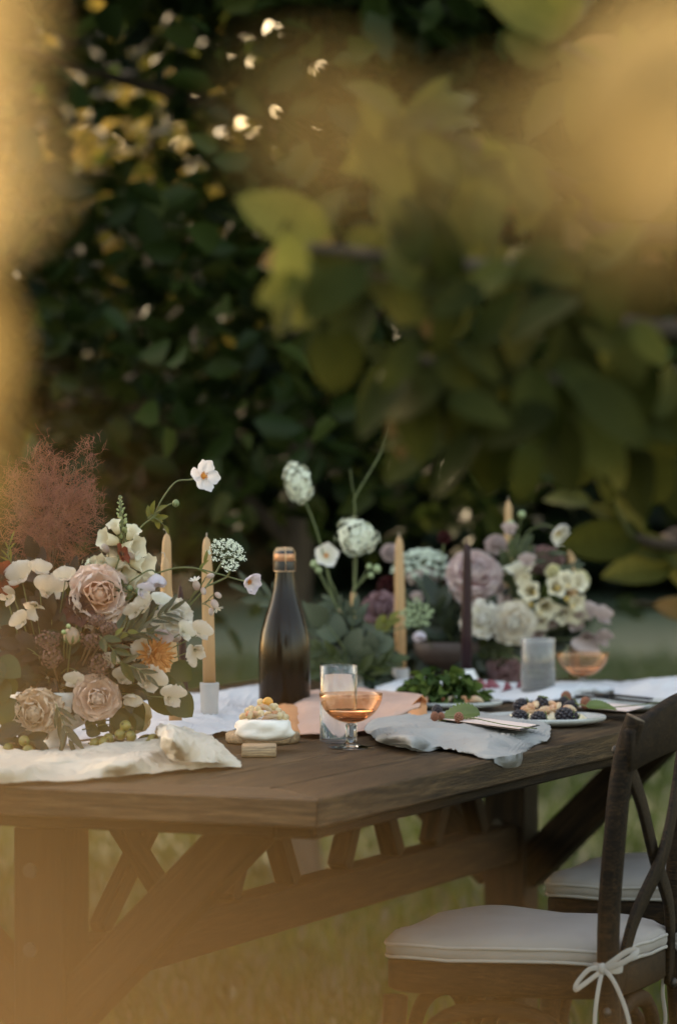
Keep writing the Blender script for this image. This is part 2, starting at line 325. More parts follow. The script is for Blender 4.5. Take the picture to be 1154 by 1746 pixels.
def leafmat(base, d, sidev, sc=1.0, roll=0):
    y = Vector(d).normalized(); x = y.cross(Vector(sidev)).normalized(); z = x.cross(y)
    M = Matrix((x, y, z)).transposed().to_4x4() @ Matrix.Rotation(roll, 4, 'Y'); M = M @ Matrix.Scale(sc, 4); M.translation = base; return M
# large-leaved branch hanging in from the right, between the camera and the table
def big_branch():
    t = thing('magnolia_tree', 'large-leaved tree branch hanging in from the upper right in front of the table', 'tree', (1.5, 3.9, 0))
    l = t.location
    wobj('trunk', tube(spline([(1.5, 3.9, -.1), (1.45, 3.9, .8), (1.5, 3.9, 1.7), (1.35, 3.9, 2.8)], 5), .06, 10), bark, t)
    arms = [[(1.47, 3.9, 1.5), P(1250, 560, 3.9), P(1000, 470, 3.9), P(760, 450, 3.8), P(500, 420, 3.75)],
            [(1.47, 3.9, 1.6), P(1200, 400, 4.0), P(980, 330, 4.0), P(800, 250, 3.9), P(640, 180, 3.9)],
            [(1.47, 3.9, 1.35), P(1220, 690, 4.1), P(1040, 660, 4.0), P(860, 640, 3.9), P(700, 610, 3.9)],
            [(1.47, 3.9, 1.75), P(1250, 250, 4.1), P(1100, 160, 4.1), P(960, 80, 4.0)],
            [(1.47, 3.9, 1.2), P(1300, 900, 4.4), P(1150, 930, 4.4), P(1080, 915, 4.4)]]
    for a in arms: q = spline(a, 6); wobj('branch', tube(q, [.014 - .010 * i / len(q) for i in range(len(q))], 7), bark, t)
    big = [meshdata('leaf', *leaf_shape(1, .5, b, fo, ruffle=.012, seed=i), None) for i, (b, fo) in enumerate([(.3, .25), (.55, .15), (.15, .35)])]
    def put(px, py, D, L, ang, m, tilt=0, fl=0, variants=big, name='leaf', lab=None):
        me = bpy.data.meshes.get(('lf%d%s' % (fl, m.name)))
        if me is None: me = variants[fl].copy(); me.name = 'lf%d%s' % (fl, m.name); me.materials.clear(); me.materials.append(m)
        a = R(ang); d = Vector((math.cos(a), tilt, math.sin(a)))
        o = link(name, me, t, leafmat(P(px, py, D) - l, d, Vector((.6 * random.uniform(-1, 1), -1, random.uniform(-.3, 1.3))), L / FPX * D))
        if lab: o['label'] = lab
    r = random.Random(3)
    # hand placed leaves (base px,py ; length px ; direction in degrees, 0 = right, 90 = up)
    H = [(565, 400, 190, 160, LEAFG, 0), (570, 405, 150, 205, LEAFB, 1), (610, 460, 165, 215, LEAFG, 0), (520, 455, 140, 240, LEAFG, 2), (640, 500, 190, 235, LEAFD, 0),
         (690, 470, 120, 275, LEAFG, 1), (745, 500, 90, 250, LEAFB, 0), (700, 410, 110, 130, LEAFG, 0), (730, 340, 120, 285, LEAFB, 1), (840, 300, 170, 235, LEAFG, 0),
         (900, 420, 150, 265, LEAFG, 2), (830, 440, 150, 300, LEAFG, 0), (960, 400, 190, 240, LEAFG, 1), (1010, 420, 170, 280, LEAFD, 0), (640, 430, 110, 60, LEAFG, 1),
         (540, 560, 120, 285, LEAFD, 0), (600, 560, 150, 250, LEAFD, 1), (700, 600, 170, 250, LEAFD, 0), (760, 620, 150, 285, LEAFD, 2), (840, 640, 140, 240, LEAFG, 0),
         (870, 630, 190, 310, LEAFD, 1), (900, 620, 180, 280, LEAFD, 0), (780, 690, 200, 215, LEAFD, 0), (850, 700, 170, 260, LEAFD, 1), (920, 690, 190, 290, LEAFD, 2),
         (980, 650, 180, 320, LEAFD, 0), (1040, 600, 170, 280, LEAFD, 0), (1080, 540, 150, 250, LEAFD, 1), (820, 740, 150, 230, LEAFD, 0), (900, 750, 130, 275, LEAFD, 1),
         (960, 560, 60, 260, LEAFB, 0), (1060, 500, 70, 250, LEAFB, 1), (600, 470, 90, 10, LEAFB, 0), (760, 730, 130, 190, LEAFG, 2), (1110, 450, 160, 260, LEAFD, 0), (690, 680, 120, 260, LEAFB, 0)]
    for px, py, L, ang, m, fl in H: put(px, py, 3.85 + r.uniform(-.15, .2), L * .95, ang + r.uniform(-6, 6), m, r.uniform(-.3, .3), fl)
    # lower right leaves, mostly in the lighter green standing for light from above
    for px, py, L, ang, m in [(1090, 925, 95, 115, LEAFG), (1100, 915, 150, 185, LEAFD), (1150, 950, 110, 160, LEAFG), (1150, 965, 130, 185, LEAFG), (1190, 1040, 80, 175, LEAFB), (1050, 885, 60, 150, LEAFG),
                              (1180, 1000, 60, 140, LEAFG), (1120, 930, 120, 330, LEAFG), (1165, 890, 110, 100, LEAFD), (1010, 860, 90, 165, LEAFG), (1080, 870, 60, 100, LEAFG)]: put(px, py, 4.4, L, ang, m, r.uniform(-.2, .2), r.choice((0, 2)))
    # fill: random leaves along the arms
    for ai, n in ((0, 80), (1, 75), (2, 110), (3, 50)):
        q = spline(arms[ai], 6)[3:]
        for k in range(n):
            p = r.choice(q); px = 577 + p.x / p.y * FPX + r.uniform(-45, 45); py = HZ - (p.z - CAMZ) / p.y * FPX + r.uniform(-40, 60)
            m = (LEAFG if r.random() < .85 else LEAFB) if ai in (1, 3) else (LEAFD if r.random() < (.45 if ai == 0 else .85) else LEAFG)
            put(px, py, p.y + r.uniform(-.15, .3), r.uniform(95, 165), r.uniform(195, 345) if r.random() < .8 else r.uniform(20, 160), m, r.uniform(-.5, .5), r.randrange(3))
big_branch()
# golden leaves close to the lens: sprigs the camera looks past, mostly just outside its view
GOLD = thin('golden_leaf', (.19, .135, .050), (.21, .155, .06), .55, .6, .2, 0, .2, None, 'Y')
PALE = thin('sunlit_pale_leaf', (.62, .46, .20), (.66, .50, .24), .6, .6, .1, 0, .2, None, 'Y')  # strong sun on the leaf is put into this paler colour
def near_sprig(label, base, spots, L, name='golden_leaf_sprig', m=None):
    t = thing(name, label, 'branch', base); l = t.location
    pts = [Vector(base)] + [P(*s[:3]) for s in spots]; wobj('stem', tube(spline(pts, 4), .0008, 6), bark, t)
    me = meshdata('leaf', *leaf_shape(1, .62, .3, .12), m or GOLD)
    for px, py, D, ang in spots:
        a = R(ang); link('leaf', me, t, leafmat(P(px, py, D) - l, (math.cos(a), 0, math.sin(a)), Vector((.1, -1, .3)), L))
N1, N2 = .2, .26
near_sprig('golden leaf sprig held close below the lens at the lower left', P(-1500, 3300, .25), [(-1000, 2250, .16, 55), (-800, 2550, .16, 70), (-450, 2720, .155, 88), (-50, 2860, .16, 95), (330, 2960, .16, 104), (600, 3190, .16, 100)], .030, m=thin('amber_leaf_close', (.43, .27, .10), (.47, .30, .12), .6, .6, .1, 0, .2, None, 'Y'))
near_sprig('golden leaf sprig held close to the left side of the lens', P(-2200, 2300, .25), [(-1250, 1750, .16, 25), (-1330, 1300, .165, -12)], .029, m=bpy.data.materials['amber_leaf_close'])

near_sprig('golden leaf sprig blurring the upper middle of the view', P(1500, -500, .9), [(1180, 100, .85, 200), (1000, 300, .8, 160), (660, 300, .8, 140), (940, 330, .85, 40), (1180, 420, .85, 150)], .033)
near_sprig('bright golden leaf pair in the top right corner', P(1500, -400, 1.6), [(1165, 385, 1.2, 96), (1290, 60, 1.2, 190)], .068, m=thin('warm_gold_leaf', (.27, .205, .09), (.31, .235, .11), .6, .6, .1, 0, .2, None, 'Y'))
near_sprig('bright golden leaf sprig along the upper left edge', P(-500, -400, 1.2), [(-60, -140, 1.0, 268), (-130, 500, 1.0, 84), (-110, 640, 1.05, 272)], .05)
near_sprig('golden leaf pair hanging along the left edge of the view', P(-300, -100, 1.8), [(-110, 180, 1.7, 272), (-95, 430, 1.75, 274)], .10)
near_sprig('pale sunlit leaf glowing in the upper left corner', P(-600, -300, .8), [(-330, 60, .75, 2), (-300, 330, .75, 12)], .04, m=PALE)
# ================= TABLE =================
AX = math.atan2(6500, 2753); U = Vector((math.cos(AX), math.sin(AX), 0)); N2v = Vector((-math.sin(AX), math.cos(AX), 0))
TL, TW = 2.475, 1.08
corner = Vector(((541 - 577) / FPX * 5.06, 5.06, 0))
tc0 = corner + U * TL / 2 + N2v * TW / 2
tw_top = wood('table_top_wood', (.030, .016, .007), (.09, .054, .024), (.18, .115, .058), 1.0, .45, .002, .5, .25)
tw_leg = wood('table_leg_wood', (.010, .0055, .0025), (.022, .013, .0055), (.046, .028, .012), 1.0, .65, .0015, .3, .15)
tb = thing('dining_table', 'long dark brown wooden farm table with trestle legs and lattice brace', 'table', tc0, None, AX)
hl_, hw_ = TL / 2, TW / 2; TH = .04; FW = .12
def prism(poly, z0, z1, b=.0025):
    """horizontal polygon board with chamfered top edge"""
    n = len(poly); c = Vector((sum(p[0] for p in poly) / n, sum(p[1] for p in poly) / n)); V = []
    def ins(d):
        out = []
        for i in range(n):
            p = Vector(poly[i]); a = (Vector(poly[i]) - Vector(poly[i - 1])).normalized(); e = (Vector(poly[(i + 1) % n]) - p).normalized()
            na, ne = Vector((-a.y, a.x)), Vector((-e.y, e.x)); m = na + ne; m = m / max(m.dot(na), .3) if m.length else na
            out.append(p + m * d)
        return out
    for z, d in ((z0, b), (z0 + b, 0), (z1 - b, 0), (z1, b)):
        for p in ins(d): V.append(Vector((p.x, p.y, z)))
    F = [(i * n + k, i * n + (k + 1) % n, (i + 1) * n + (k + 1) % n, (i + 1) * n + k) for i in range(3) for k in range(n)]
    F.append(tuple(range(n))[::-1]); F.append(tuple(range(3 * n, 4 * n))); return V, F
g = .0012
def board(poly, name='plank', z0=TZ - TH, z1=TZ, along='x'):
    V, F = prism(poly, z0, z1)
    if along == 'y':   # grain follows local X: build turned
        M = Matrix.Rotation(R(90), 4, 'Z'); V = [M.inverted() @ v for v in V]; return obj(name, (V, F), tw_top, tb, M, smooth=False)
    return obj(name, (V, F), tw_top, tb, smooth=False)
# frame boards with mitred corners
board([(-hl_ + g, -hw_), (hl_ - g, -hw_), (hl_ - FW - g, -hw_ + FW), (-hl_ + FW + g, -hw_ + FW)], 'edge_board')
board([(-hl_ + g, hw_), (-hl_ + FW + g, hw_ - FW), (hl_ - FW - g, hw_ - FW), (hl_ - g, hw_)], 'edge_board')
board([(-hl_, -hw_ + g), (-hl_ + FW, -hw_ + FW + g), (-hl_ + FW, hw_ - FW - g), (-hl_, hw_ - g)], 'end_board', along='y')
board([(hl_, -hw_ + g), (hl_, hw_ - g), (hl_ - FW, hw_ - FW - g), (hl_ - FW, -hw_ + FW + g)], 'end_board', along='y')
n = 6; wpl = (TW - 2 * FW) / n
for i in range(n):
    y0 = -hw_ + FW + i * wpl
    board([(-hl_ + FW + g, y0 + g), (hl_ - FW - g, y0 + g), (hl_ - FW - g, y0 + wpl - g), (-hl_ + FW + g, y0 + wpl - g)], 'plank', TZ - TH, TZ - .0006 * (i % 3))
# apron under the top
az0, az1 = TZ - TH - .018, TZ - TH - .001
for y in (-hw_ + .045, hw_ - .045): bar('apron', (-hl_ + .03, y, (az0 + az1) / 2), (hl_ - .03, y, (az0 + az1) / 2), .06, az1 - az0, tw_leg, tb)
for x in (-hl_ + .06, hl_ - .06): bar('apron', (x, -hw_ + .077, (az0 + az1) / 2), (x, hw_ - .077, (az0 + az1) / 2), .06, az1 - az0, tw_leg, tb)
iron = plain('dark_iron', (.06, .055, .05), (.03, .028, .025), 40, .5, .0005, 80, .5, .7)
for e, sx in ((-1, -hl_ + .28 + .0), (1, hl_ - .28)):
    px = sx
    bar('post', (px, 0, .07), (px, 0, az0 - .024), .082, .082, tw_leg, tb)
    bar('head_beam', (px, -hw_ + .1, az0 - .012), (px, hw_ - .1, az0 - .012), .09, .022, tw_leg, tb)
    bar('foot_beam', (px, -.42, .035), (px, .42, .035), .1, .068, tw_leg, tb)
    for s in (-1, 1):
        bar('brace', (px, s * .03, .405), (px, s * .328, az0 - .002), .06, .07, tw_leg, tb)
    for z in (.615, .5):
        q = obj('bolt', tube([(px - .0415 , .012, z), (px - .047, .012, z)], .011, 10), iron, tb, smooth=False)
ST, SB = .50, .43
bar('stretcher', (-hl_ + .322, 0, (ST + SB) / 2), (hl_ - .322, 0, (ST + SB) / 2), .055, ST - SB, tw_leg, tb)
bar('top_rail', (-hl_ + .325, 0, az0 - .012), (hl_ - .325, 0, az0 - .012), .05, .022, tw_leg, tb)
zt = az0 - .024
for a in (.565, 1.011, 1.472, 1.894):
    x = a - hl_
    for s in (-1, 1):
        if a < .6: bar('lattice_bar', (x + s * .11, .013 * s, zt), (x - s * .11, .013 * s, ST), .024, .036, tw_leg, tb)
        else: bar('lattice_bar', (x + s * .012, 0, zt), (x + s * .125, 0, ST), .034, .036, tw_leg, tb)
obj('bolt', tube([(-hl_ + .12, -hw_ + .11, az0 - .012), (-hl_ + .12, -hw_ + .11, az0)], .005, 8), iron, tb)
# ================= CHAIRS =================
cw = wood('chair_wood', (.010, .0055, .0025), (.024, .0135, .005), (.058, .033, .014), 1.3, .6, .0014, .35, .15)
cushm = plain('cushion_fabric', (.30, .272, .248), (.26, .235, .215), 6, .95, .0006, 900, .1)
pipem = plain('cushion_piping', (.36, .33, .30), (.31, .285, .26), 30, .9, .0004, 900, .1)
endg = plain('end_grain', (.22, .17, .12), (.08, .055, .035), 60, .8, .0015, 90, .2, sc=(1, 1, 6))
def seat_outline(n=64, g=1.0, w0=.20, w1=.155, dep=.205):
    pts = []
    for i in range(n):
        a = 2 * math.pi * i / n; c, s = math.cos(a), math.sin(a); e = .42
        x = math.copysign(abs(c) ** e, c) * dep; wv = w0 + (w1 - w0) * (x + dep) / (2 * dep) ; y = math.copysign(abs(s) ** e, s) * wv
        pts.append((x * g, y * g))
    return pts
def slab(o, zs):
    V, F = [], []; n = len(o)
    for k, z in zs:
        for x, y in o: V.append(Vector((x * k, y * k, z)))
    for i in range(len(zs) - 1):
        for k in range(n): F.append((i * n + k, i * n + (k + 1) % n, (i + 1) * n + (k + 1) % n, (i + 1) * n + k))
    F.append(tuple(range(n))[::-1]); F.append(tuple(range((len(zs) - 1) * n, len(zs) * n))); return V, F
def flat_strip(pts, w, th, updir):
    """bent slat: width along updir-ish, thickness across"""
    pts = [Vector(p) for p in pts]; V, F = [], []
    for i, p in enumerate(pts):
        t = (pts[min(i + 1, len(pts) - 1)] - pts[max(i - 1, 0)]).normalized(); u_ = t.cross(Vector((0, 1, 0)) if updir == 'Y' else Vector((1, 0, 0))) if isinstance(updir, str) else (updir(i / (len(pts) - 1)) if callable(updir) else Vector(updir))
        n_ = t.cross(u_).normalized(); w_ = n_.cross(t).normalized(); ww = w(i / (len(pts) - 1)) if callable(w) else w
        for a, b in ((-1, -.6), (-.9, -1), (.9, -1), (1, -.6), (1, .6), (.9, 1), (-.9, 1), (-1, .6)): V.append(p + w_ * a * ww / 2 + n_ * b * th / 2)
    for i in range(len(pts) - 1):
        for k in range(8): F.append((i * 8 + k, i * 8 + (k + 1) % 8, (i + 1) * 8 + (k + 1) % 8, (i + 1) * 8 + k))
    F.append(tuple(range(8))[::-1]); F.append(tuple(range(len(V) - 8, len(V)))); return V, F
# local axes: -X towards the table (front of the seat), +X back, seat centre at x=0
def make_chair(label):
    c = thing('cross_back_chair', label, 'chair', (0, 0, 0), 'cross back chairs along the right side of the table')
    so = seat_outline(); SZ = .435
    obj('seat', slab(so, [(1.0, SZ - .044), (1.03, SZ - .040), (1.03, SZ - .006), (1.01, SZ)]), cw, c)
    BX = .20; BW = .168
    def post(s): return spline([(BX + .06, s * (BW + .01), 0), (BX + .02, s * (BW + .005), .22), (BX, s * BW, .45), (BX + .012, s * BW, .62), (BX + .026, s * (BW - .004), .72), (BX + .044, s * (BW - .008), .773)], 6)
    for s in (-1, 1):
        q = post(s); obj('back_post', tube(q, [.0160 + .0028 * math.sin(math.pi * min(1, i / len(q))) for i in range(len(q))], 14), cw, c)
        e = q[-1]; d = (q[-1] - q[-2]).normalized(); obj('post_end', tube([e + d * .0003, e + d * .0012], .0157, 14), endg, c)
        f = spline([(-.175, s * .175, SZ - .05), (-.185, s * .185, .2), (-.195, s * .195, 0)], 5); obj('front_leg', tube(f, [.021 - .004 * i / len(f) for i in range(len(f))], 12), cw, c)
        # bent arches under the seat side and back
        a = spline([(-.178, s * .165, .06), (-.165, s * .163, .25), (-.11, s * .162, .345), (0, s * .158, .372), (.11, s * .158, .345), (.175, s * .16, .25), (.195, s * .163, .06)], 5)
        obj('bent_brace', tube(a, .0125, 10), cw, c)
        obj('bolt', sphere(.0075, (BX + .005, s * (BW - .002) - .0195, SZ - .055), 10, 6), iron, c)
    for x, yw in ((-.17, .15), (.185, .13)):
        a = spline([(x, -yw - .012, .1), (x, -yw + .005, .26), (x, -yw * .6, .352), (x, 0, .374), (x, yw * .6, .352), (x, yw - .005, .26), (x, yw + .012, .1)], 5)
        obj('bent_brace', tube(a, .0125, 10), cw, c)
    # crest rail, bowed backwards
    tp = Vector((BX + .034, 0, .735)); rail = spline([tp + Vector((0, -BW - .012, -.006)), tp + Vector((.022, -BW * .5, .016)), tp + Vector((.03, 0, .024)), tp + Vector((.022, BW * .5, .016)), tp + Vector((0, BW + .012, -.006))], 7)
    obj('crest_rail', flat_strip(rail, lambda t: .058 + .022 * math.sin(math.pi * t), .018, (.18, 0, 1)), cw, c)
    # crossed slats
    for s in (-1, 1):
        q = spline([tp + Vector((-.016, s * (BW - .012), -.004)), (BX + .028, s * BW * .55, .66), (BX + .028 + .008 * s, 0, .575), (BX + .016, -s * BW * .55, .49), (BX + .0, -s * (BW - .03), .385)], 6)
        obj('cross_slat', flat_strip(q, .030, .009, 'X'), cw, c)
        obj('bolt', sphere(.007, tp + Vector((-.026, s * (BW - .012), -.006)), 10, 6), iron, c)
    # cushion
    co = seat_outline(72, 1.0, .205, .15, .212)
    ck = obj('cushion', None or slab(co, [(.95, SZ + .001), (1.0, SZ + .004), (1.02, SZ + .010), (1.02, SZ + .018), (1.0, SZ + .026), (.95, SZ + .033), (.85, SZ + .038), (.6, SZ + .043), (.3, SZ + .045), (.05, SZ + .045)]), cushm, c)
    for v in ck.data.vertices:
        nz = noise.noise(Vector((v.co.x * 9, v.co.y * 9, 1.3))); v.co.z += .007 * nz if v.co.z > SZ + .03 else 0
        if v.co.z < SZ + .035: v.co.z += .0035 * noise.noise(Vector((v.co.x * 70, v.co.y * 30, 0))); k_ = 1 + .018 * noise.noise(Vector((v.co.x * 90, v.co.y * 90, 2))); v.co.x *= k_; v.co.y *= k_
    for k, z in ((1.025, SZ + .021), (1.02, SZ + .004)):
        ring = [Vector((x * k * .992, y * k * .992, z + .004 * noise.noise(Vector((x * 14, y * 14, k * 9))))) for x, y in co]; obj('piping', tube(ring + [ring[0]], .0026, 6, False), pipem, c)
    # tie bands with bows at the two back corners
    for s in (-1, 1):
        b = Vector((BX, s * BW, SZ + .004)); ring = [b + Vector((.0245 * math.cos(a * .5236), .0245 * math.sin(a * .5236), .002 * math.sin(a))) for a in range(13)]
        tie = obj('tie', flat_strip(ring, .011, .0012, (0, 0, 1)), pipem, c)
        k = b + Vector((.0, -.026, 0)) if s < 0 else b + Vector((0, -.026, 0))
        o = [sphere(.0085, k, 8, 6, (1, .8, 1))]
        for lp, wdt in (([(0, 0, 0), (-.02, -.006, .0), (-.04, -.01, -.018), (-.043, -.012, -.028), (-.028, -.012, -.02), (-.002, -.002, -.003)], .007),
                   ([(0, 0, 0), (.02, -.006, .012), (.045, -.006, .026), (.062, -.006, .028), (.055, -.012, .020), (.03, -.01, .008), (0, 0, 0)], .008),
                   ([(0, 0, 0), (-.004, -.012, -.03), (-.008, -.015, -.07), (-.003, -.015, -.11), (-.014, -.016, -.15), (-.012, -.015, -.18)], .007),
                   ([(0, 0, 0), (.022, -.012, -.012), (.045, -.014, -.05), (.06, -.014, -.10), (.07, -.016, -.13), (.085, -.016, -.165)], .007)):
            kk = Vector(k); st = spline([kk + Vector(p) for p in lp], 5)
            for i, v in enumerate(st): st[i] = v
            o.append(flat_strip(st, wdt, .0012, 'Y'))
        k_ = k; kc = join(*[(([Vector(v) - k_ for v in q[0]]), q[1]) for q in o]); obj('bow', kc, pipem, tie, loc=k_)
    return c
def copy_tree(o, parent=None):
    c = o.copy(); COL.objects.link(c); c.parent = parent
    for ch in list(o.children): copy_tree(ch, c)
    return c
ch1 = make_chair('dark wooden cross back chair nearest the camera, with a pale cushion tied by bows')
CH_ROT = math.atan2(-math.sin(R(22)), math.cos(R(22)))
ch2 = copy_tree(ch1); ch2['label'] = 'dark wooden chair with pale cushion half hidden behind the nearest chair'
for c_ in (ch1, ch2): c_.scale = (.87, .98, 1.08)
ch1.location = (.290, 5.72, 0); ch1.rotation_euler = (0, 0, CH_ROT)
ch2.location = (.57, 6.46, 0); ch2.rotation_euler = (0, 0, R(-24))
# ================= THINGS ON THE TABLE =================
WAXT = thin('tan_wax', (.46, .27, .12), (.54, .34, .17), .12, .42, .06, 0, .4); WAXP = thin('plum_wax', (.022, .007, .009), (.028, .009, .011), .05, .45, .1, 0, .25)
CER = plain('grey_ceramic', (.42, .40, .38), (.36, .34, .33), 30, .75, .0004, 200, .3); CERW = plain('white_ceramic', (.66, .65, .63), (.58, .57, .55), 20, .5, .0003, 150, .4)
PLATE = plain('speckled_plate_glaze', (.50, .50, .47), (.40, .40, .38), 90, .35, .0003, 60, .5); WICK = plain('wick', (.5, .42, .33), None, 50, .9)
def candle(lab, px, base, h, D=None, m=WAXT, tiltpx=0, r=.0105, wick=0, z0=0.0, group='taper candles'):
    b = base; t = thing('taper_candle', lab, 'candle', b, group); k = tiltpx
    V, F = lathe([(0, 0), (r, 0), (r * 1.0, h * .3), (r * .88, h * .75), (r * .74, h - .028), (r * .70, h - .014), (r * .45, h - .004), (.0015, h)], 20)
    V = [Vector((v.x + k * v.z, v.y, v.z)) for v in V]; obj('wax', (V, F), m, t)
    q = spline([(k * h, 0, h - .002), (k * h - .001 * wick, 0, h + .006), (k * h - .006 * wick, 0, h + .007)], 3); obj('wick', tube(q, .0009, 5), WICK if m is WAXT else m, t)
    return t
def holder(lab, base, prof, m, group='candle holders'):
    t = thing('candle_holder', lab, 'candle holder', base, group); obj('cup', lathe(prof, 28), m, t); return t
cyl = lambda r, h, r2=None: [(0, .0), (r, 0), (r, .002), (r * .97, h * .5), ((r2 or r), h - .003), ((r2 or r) * .98, h), (.0125, h), (.0112, h - .01), (0, h - .01)]
bC = T(357, 1238); holder('grey cylinder candle holder left of the dark bottle', bC, cyl(.0150, .072, .0162), CER)
candle('tallest tan taper candle, in the grey cylinder holder left of the bottle', 0, bC + Vector((0, 0, .062)), .252, tiltpx=-.018)
bB = T(281, 1236); holder('grey candle holder half hidden by crumpled cloth at the left bouquet', bB, cyl(.0135, .035), CER)
candle('tan taper candle with bent wick, right behind the left bouquet', 0, bB + Vector((0, 0, .026)), .293, tiltpx=.012, wick=1)
bA = T(301, 1256); candle('tan taper candle standing on the cloth just in front of the bent-wick candle', 0, bA, .288, tiltpx=-.065, wick=1)
bX = T(316, 1246); candle('dark plum taper candle just left of the tallest tan candle', 0, bX, .237, m=WAXP, tiltpx=-.035, r=.0068)
bD = T(683, 1170); holder('small grey candle holder behind the salad plate', bD, cyl(.016, .034), CER)
candle('tan taper candle in the middle, left of the dark plum candle', 0, bD + Vector((0, 0, .026)), .262, tiltpx=-.012)
bE = T(795, 1178); holder('rounded white candle holder below the dark plum candle', bE, [(0, 0), (.019, 0), (.0235, .008), (.0235, .022), (.016, .036), (.015, .040), (.0125, .041), (.011, .034), (0, .034)], CERW)
candle('dark plum taper candle in the rounded white holder', 0, bE + Vector((0, 0, .036)), .243, m=WAXP, tiltpx=.005, r=.0105)
bF = T(866, 1152); candle('tan taper candle rising highest behind the right bouquet', 0, bF, .352, tiltpx=.002, r=.0098)
bG = T(980, 1155); candle('tan taper candle at the right edge of the right bouquet', 0, bG, .262, tiltpx=-.03, r=.0105, wick=1)
bH = T(577, 1168); candle('leaning peach candle behind the middle greenery, left one', 0, bH, .145, tiltpx=.0, r=.0095)
bI = T(617, 1172); candle('leaning peach candle behind the middle greenery, right one', 0, bI, .185, tiltpx=-.09, r=.0095)
# ---------- bottle ----------
bm, bt_, bb_ = nodes('dark_bottle_glass'); bb_.inputs['Base Color'].default_value = (.014, .008, .0035, 1); bb_.inputs['Specular IOR Level'].default_value = .22; bb_.inputs['Roughness'].default_value = .12
bb_.inputs['Coat Weight'].default_value = .0; bb_.inputs['Coat Roughness'].default_value = .08; bump(bt_, bb_, tex(bt_, 'Noise', 40, 3), .0002)
copper = plain('copper_foil', (.55, .27, .13), (.42, .2, .1), 60, .4, .0006, 150, .5, .6); blackf = plain('black_foil', (.02, .018, .017), None, 60, .35, .0006, 150, .5)
wire = plain('brass_wire', (.62, .42, .24), None, 60, .35, 0, 60, .5, .9); cork = plain('cork', (.45, .32, .2), (.28, .18, .1), 120, .8, .001, 200)
bp = T(485, 1221); bo = thing('wine_bottle', 'dark unlabelled sparkling wine bottle with copper and black capped neck', 'bottle', bp)
obj('body', lathe([(0, .004), (.030, 0), (.041, .003), (.0445, .012), (.0447, .09), (.0440, .118), (.0405, .145), (.034, .17), (.0255, .195), (.0195, .218), (.0165, .24), (.0150, .262), (.0145, .272), (0, .272)], 48), bm, bo)
cap = obj('cap', lathe([(.0148, .248), (.0175, .2485), (.0180, .25), (.0172, .262), (.0166, .268), (.0170, .274), (.0165, .281), (.0150, .2845), (0, .2855)], 32), blackf, bo)
obj('copper_band', lathe([(.0172, .267), (.0178, .2675), (.0179, .279), (.0172, .2795)], 32), copper, cap)
obj('cork_top', lathe([(.0150, .2842), (.0140, .2875), (.009, .2888), (0, .289)], 24), cork, cap)
wr = [tube([(.0186 * math.cos(a / 24 * 6.283), .0186 * math.sin(a / 24 * 6.283), .2495) for a in range(25)], .0009, 5, False)]
for k in range(4):
    a = k * 1.5708 - 1.45; c_, s_ = math.cos(a), math.sin(a); wr.append(tube([(.0186 * c_, .0186 * s_, .2495), (.0184 * c_, .0184 * s_, .266), (.0180 * c_, .0180 * s_, .281), (.014 * c_, .014 * s_, .2893), (.0, 0, .2902)], .0008, 5))
obj('wire_cage', join(*wr), wire, bo)
# ---------- glasses ----------
clear = thinglass('clear_glass', (.97, .975, .97)); pinkg = thinglass('peach_tinted_glass', (.96, .83, .70), (1, .85, .7)); wat = glass('water', (.98, .985, .985), 0, 1.12)
stemg = glass('stem_glass', (.98, .98, .97), 0, 1.35)
rose_w = glass('rose_wine', (.97, .62, .40), 0, 1.34); frost = thinglass('frosted_tumbler_glass', (.93, .93, .92), (1, 1, 1), .30, (.50, .49, .48))
def tumbler(lab, base, r, h, lvl, gm_):
    t = thing('water_glass', lab, 'glass', base, 'water glasses'); w = .0012
    obj('glass', lathe([(0, 0), (r - .002, 0), (r, .002), (r, h - .0008), (r - w / 2, h), (r - w, h - .0008), (r - w, .008), (r - w - .003, .006), (0, .006)], 48), gm_, t)
    obj('water', lathe([(0, .0062), (r - w - .0033, .0062), (r - w - .00015, .0082), (r - w - .00015, lvl), (0, lvl)], 48), wat, t); return t
tumbler('clear water glass standing behind the peach coupe', T(577, 1266), .0298, .1215, .1075, clear)
tumbler('hazy water glass in front of the right bouquet', T(917, 1193), .0315, .112, .1035, frost)
def coupe(lab, base, R_, hstem, hb, lvl, facet=True):
    t = thing('coupe_glass', lab, 'glass', base, 'coupe glasses'); w = .0011
    outer = [(R_ * math.sin(a), hstem + hb * (1 - math.cos(a)) ** 1.0) for a in [i / 12 * 1.5708 for i in range(13)]]
    outer = [(max(.006, r), z) for r, z in outer]
    inner = [(max(0, r - w), z + w * (1 - i / 12)) for i, (r, z) in enumerate(outer)][::-1]
    inner[-1] = (0, hstem + .0015)
    obj('bowl', lathe([(0, hstem - .0005)] + outer + inner[0:], 48), pinkg, t)
    st = [(0, 0), (R_ * .70, 0), (R_ * .705, .0012), (R_ * .5, .0025), (.012, .0055), (.0075, .0095), (.0085, .013), (.0075, .017), (.0078, hstem - .010), (.0085, hstem - .004), (.006, hstem - .0007), (0, hstem - .0006)]
    obj('stem', lathe(st, 10 if facet else 24), stemg, t, smooth=not facet) if facet else obj('stem', lathe(st, 24), stemg, t)
    zz = hstem + lvl; wi = [(r - .0002, z) for r, z in inner[::-1] if z < zz]; wi[0] = (0, wi[0][1] + .0003)
    obj('wine', lathe(wi + [(wi[-1][0] + .0003, zz), (0, zz)], 48), rose_w, t); return t
coupe('peach tinted coupe glass of rose wine in front of the clear water glass', T(598, 1276), .0490, .0385, .046, .020)
coupe('peach tinted coupe glass of rose wine at the right of the right bouquet', T(993, 1184), .049, .033, .045, .017, False)
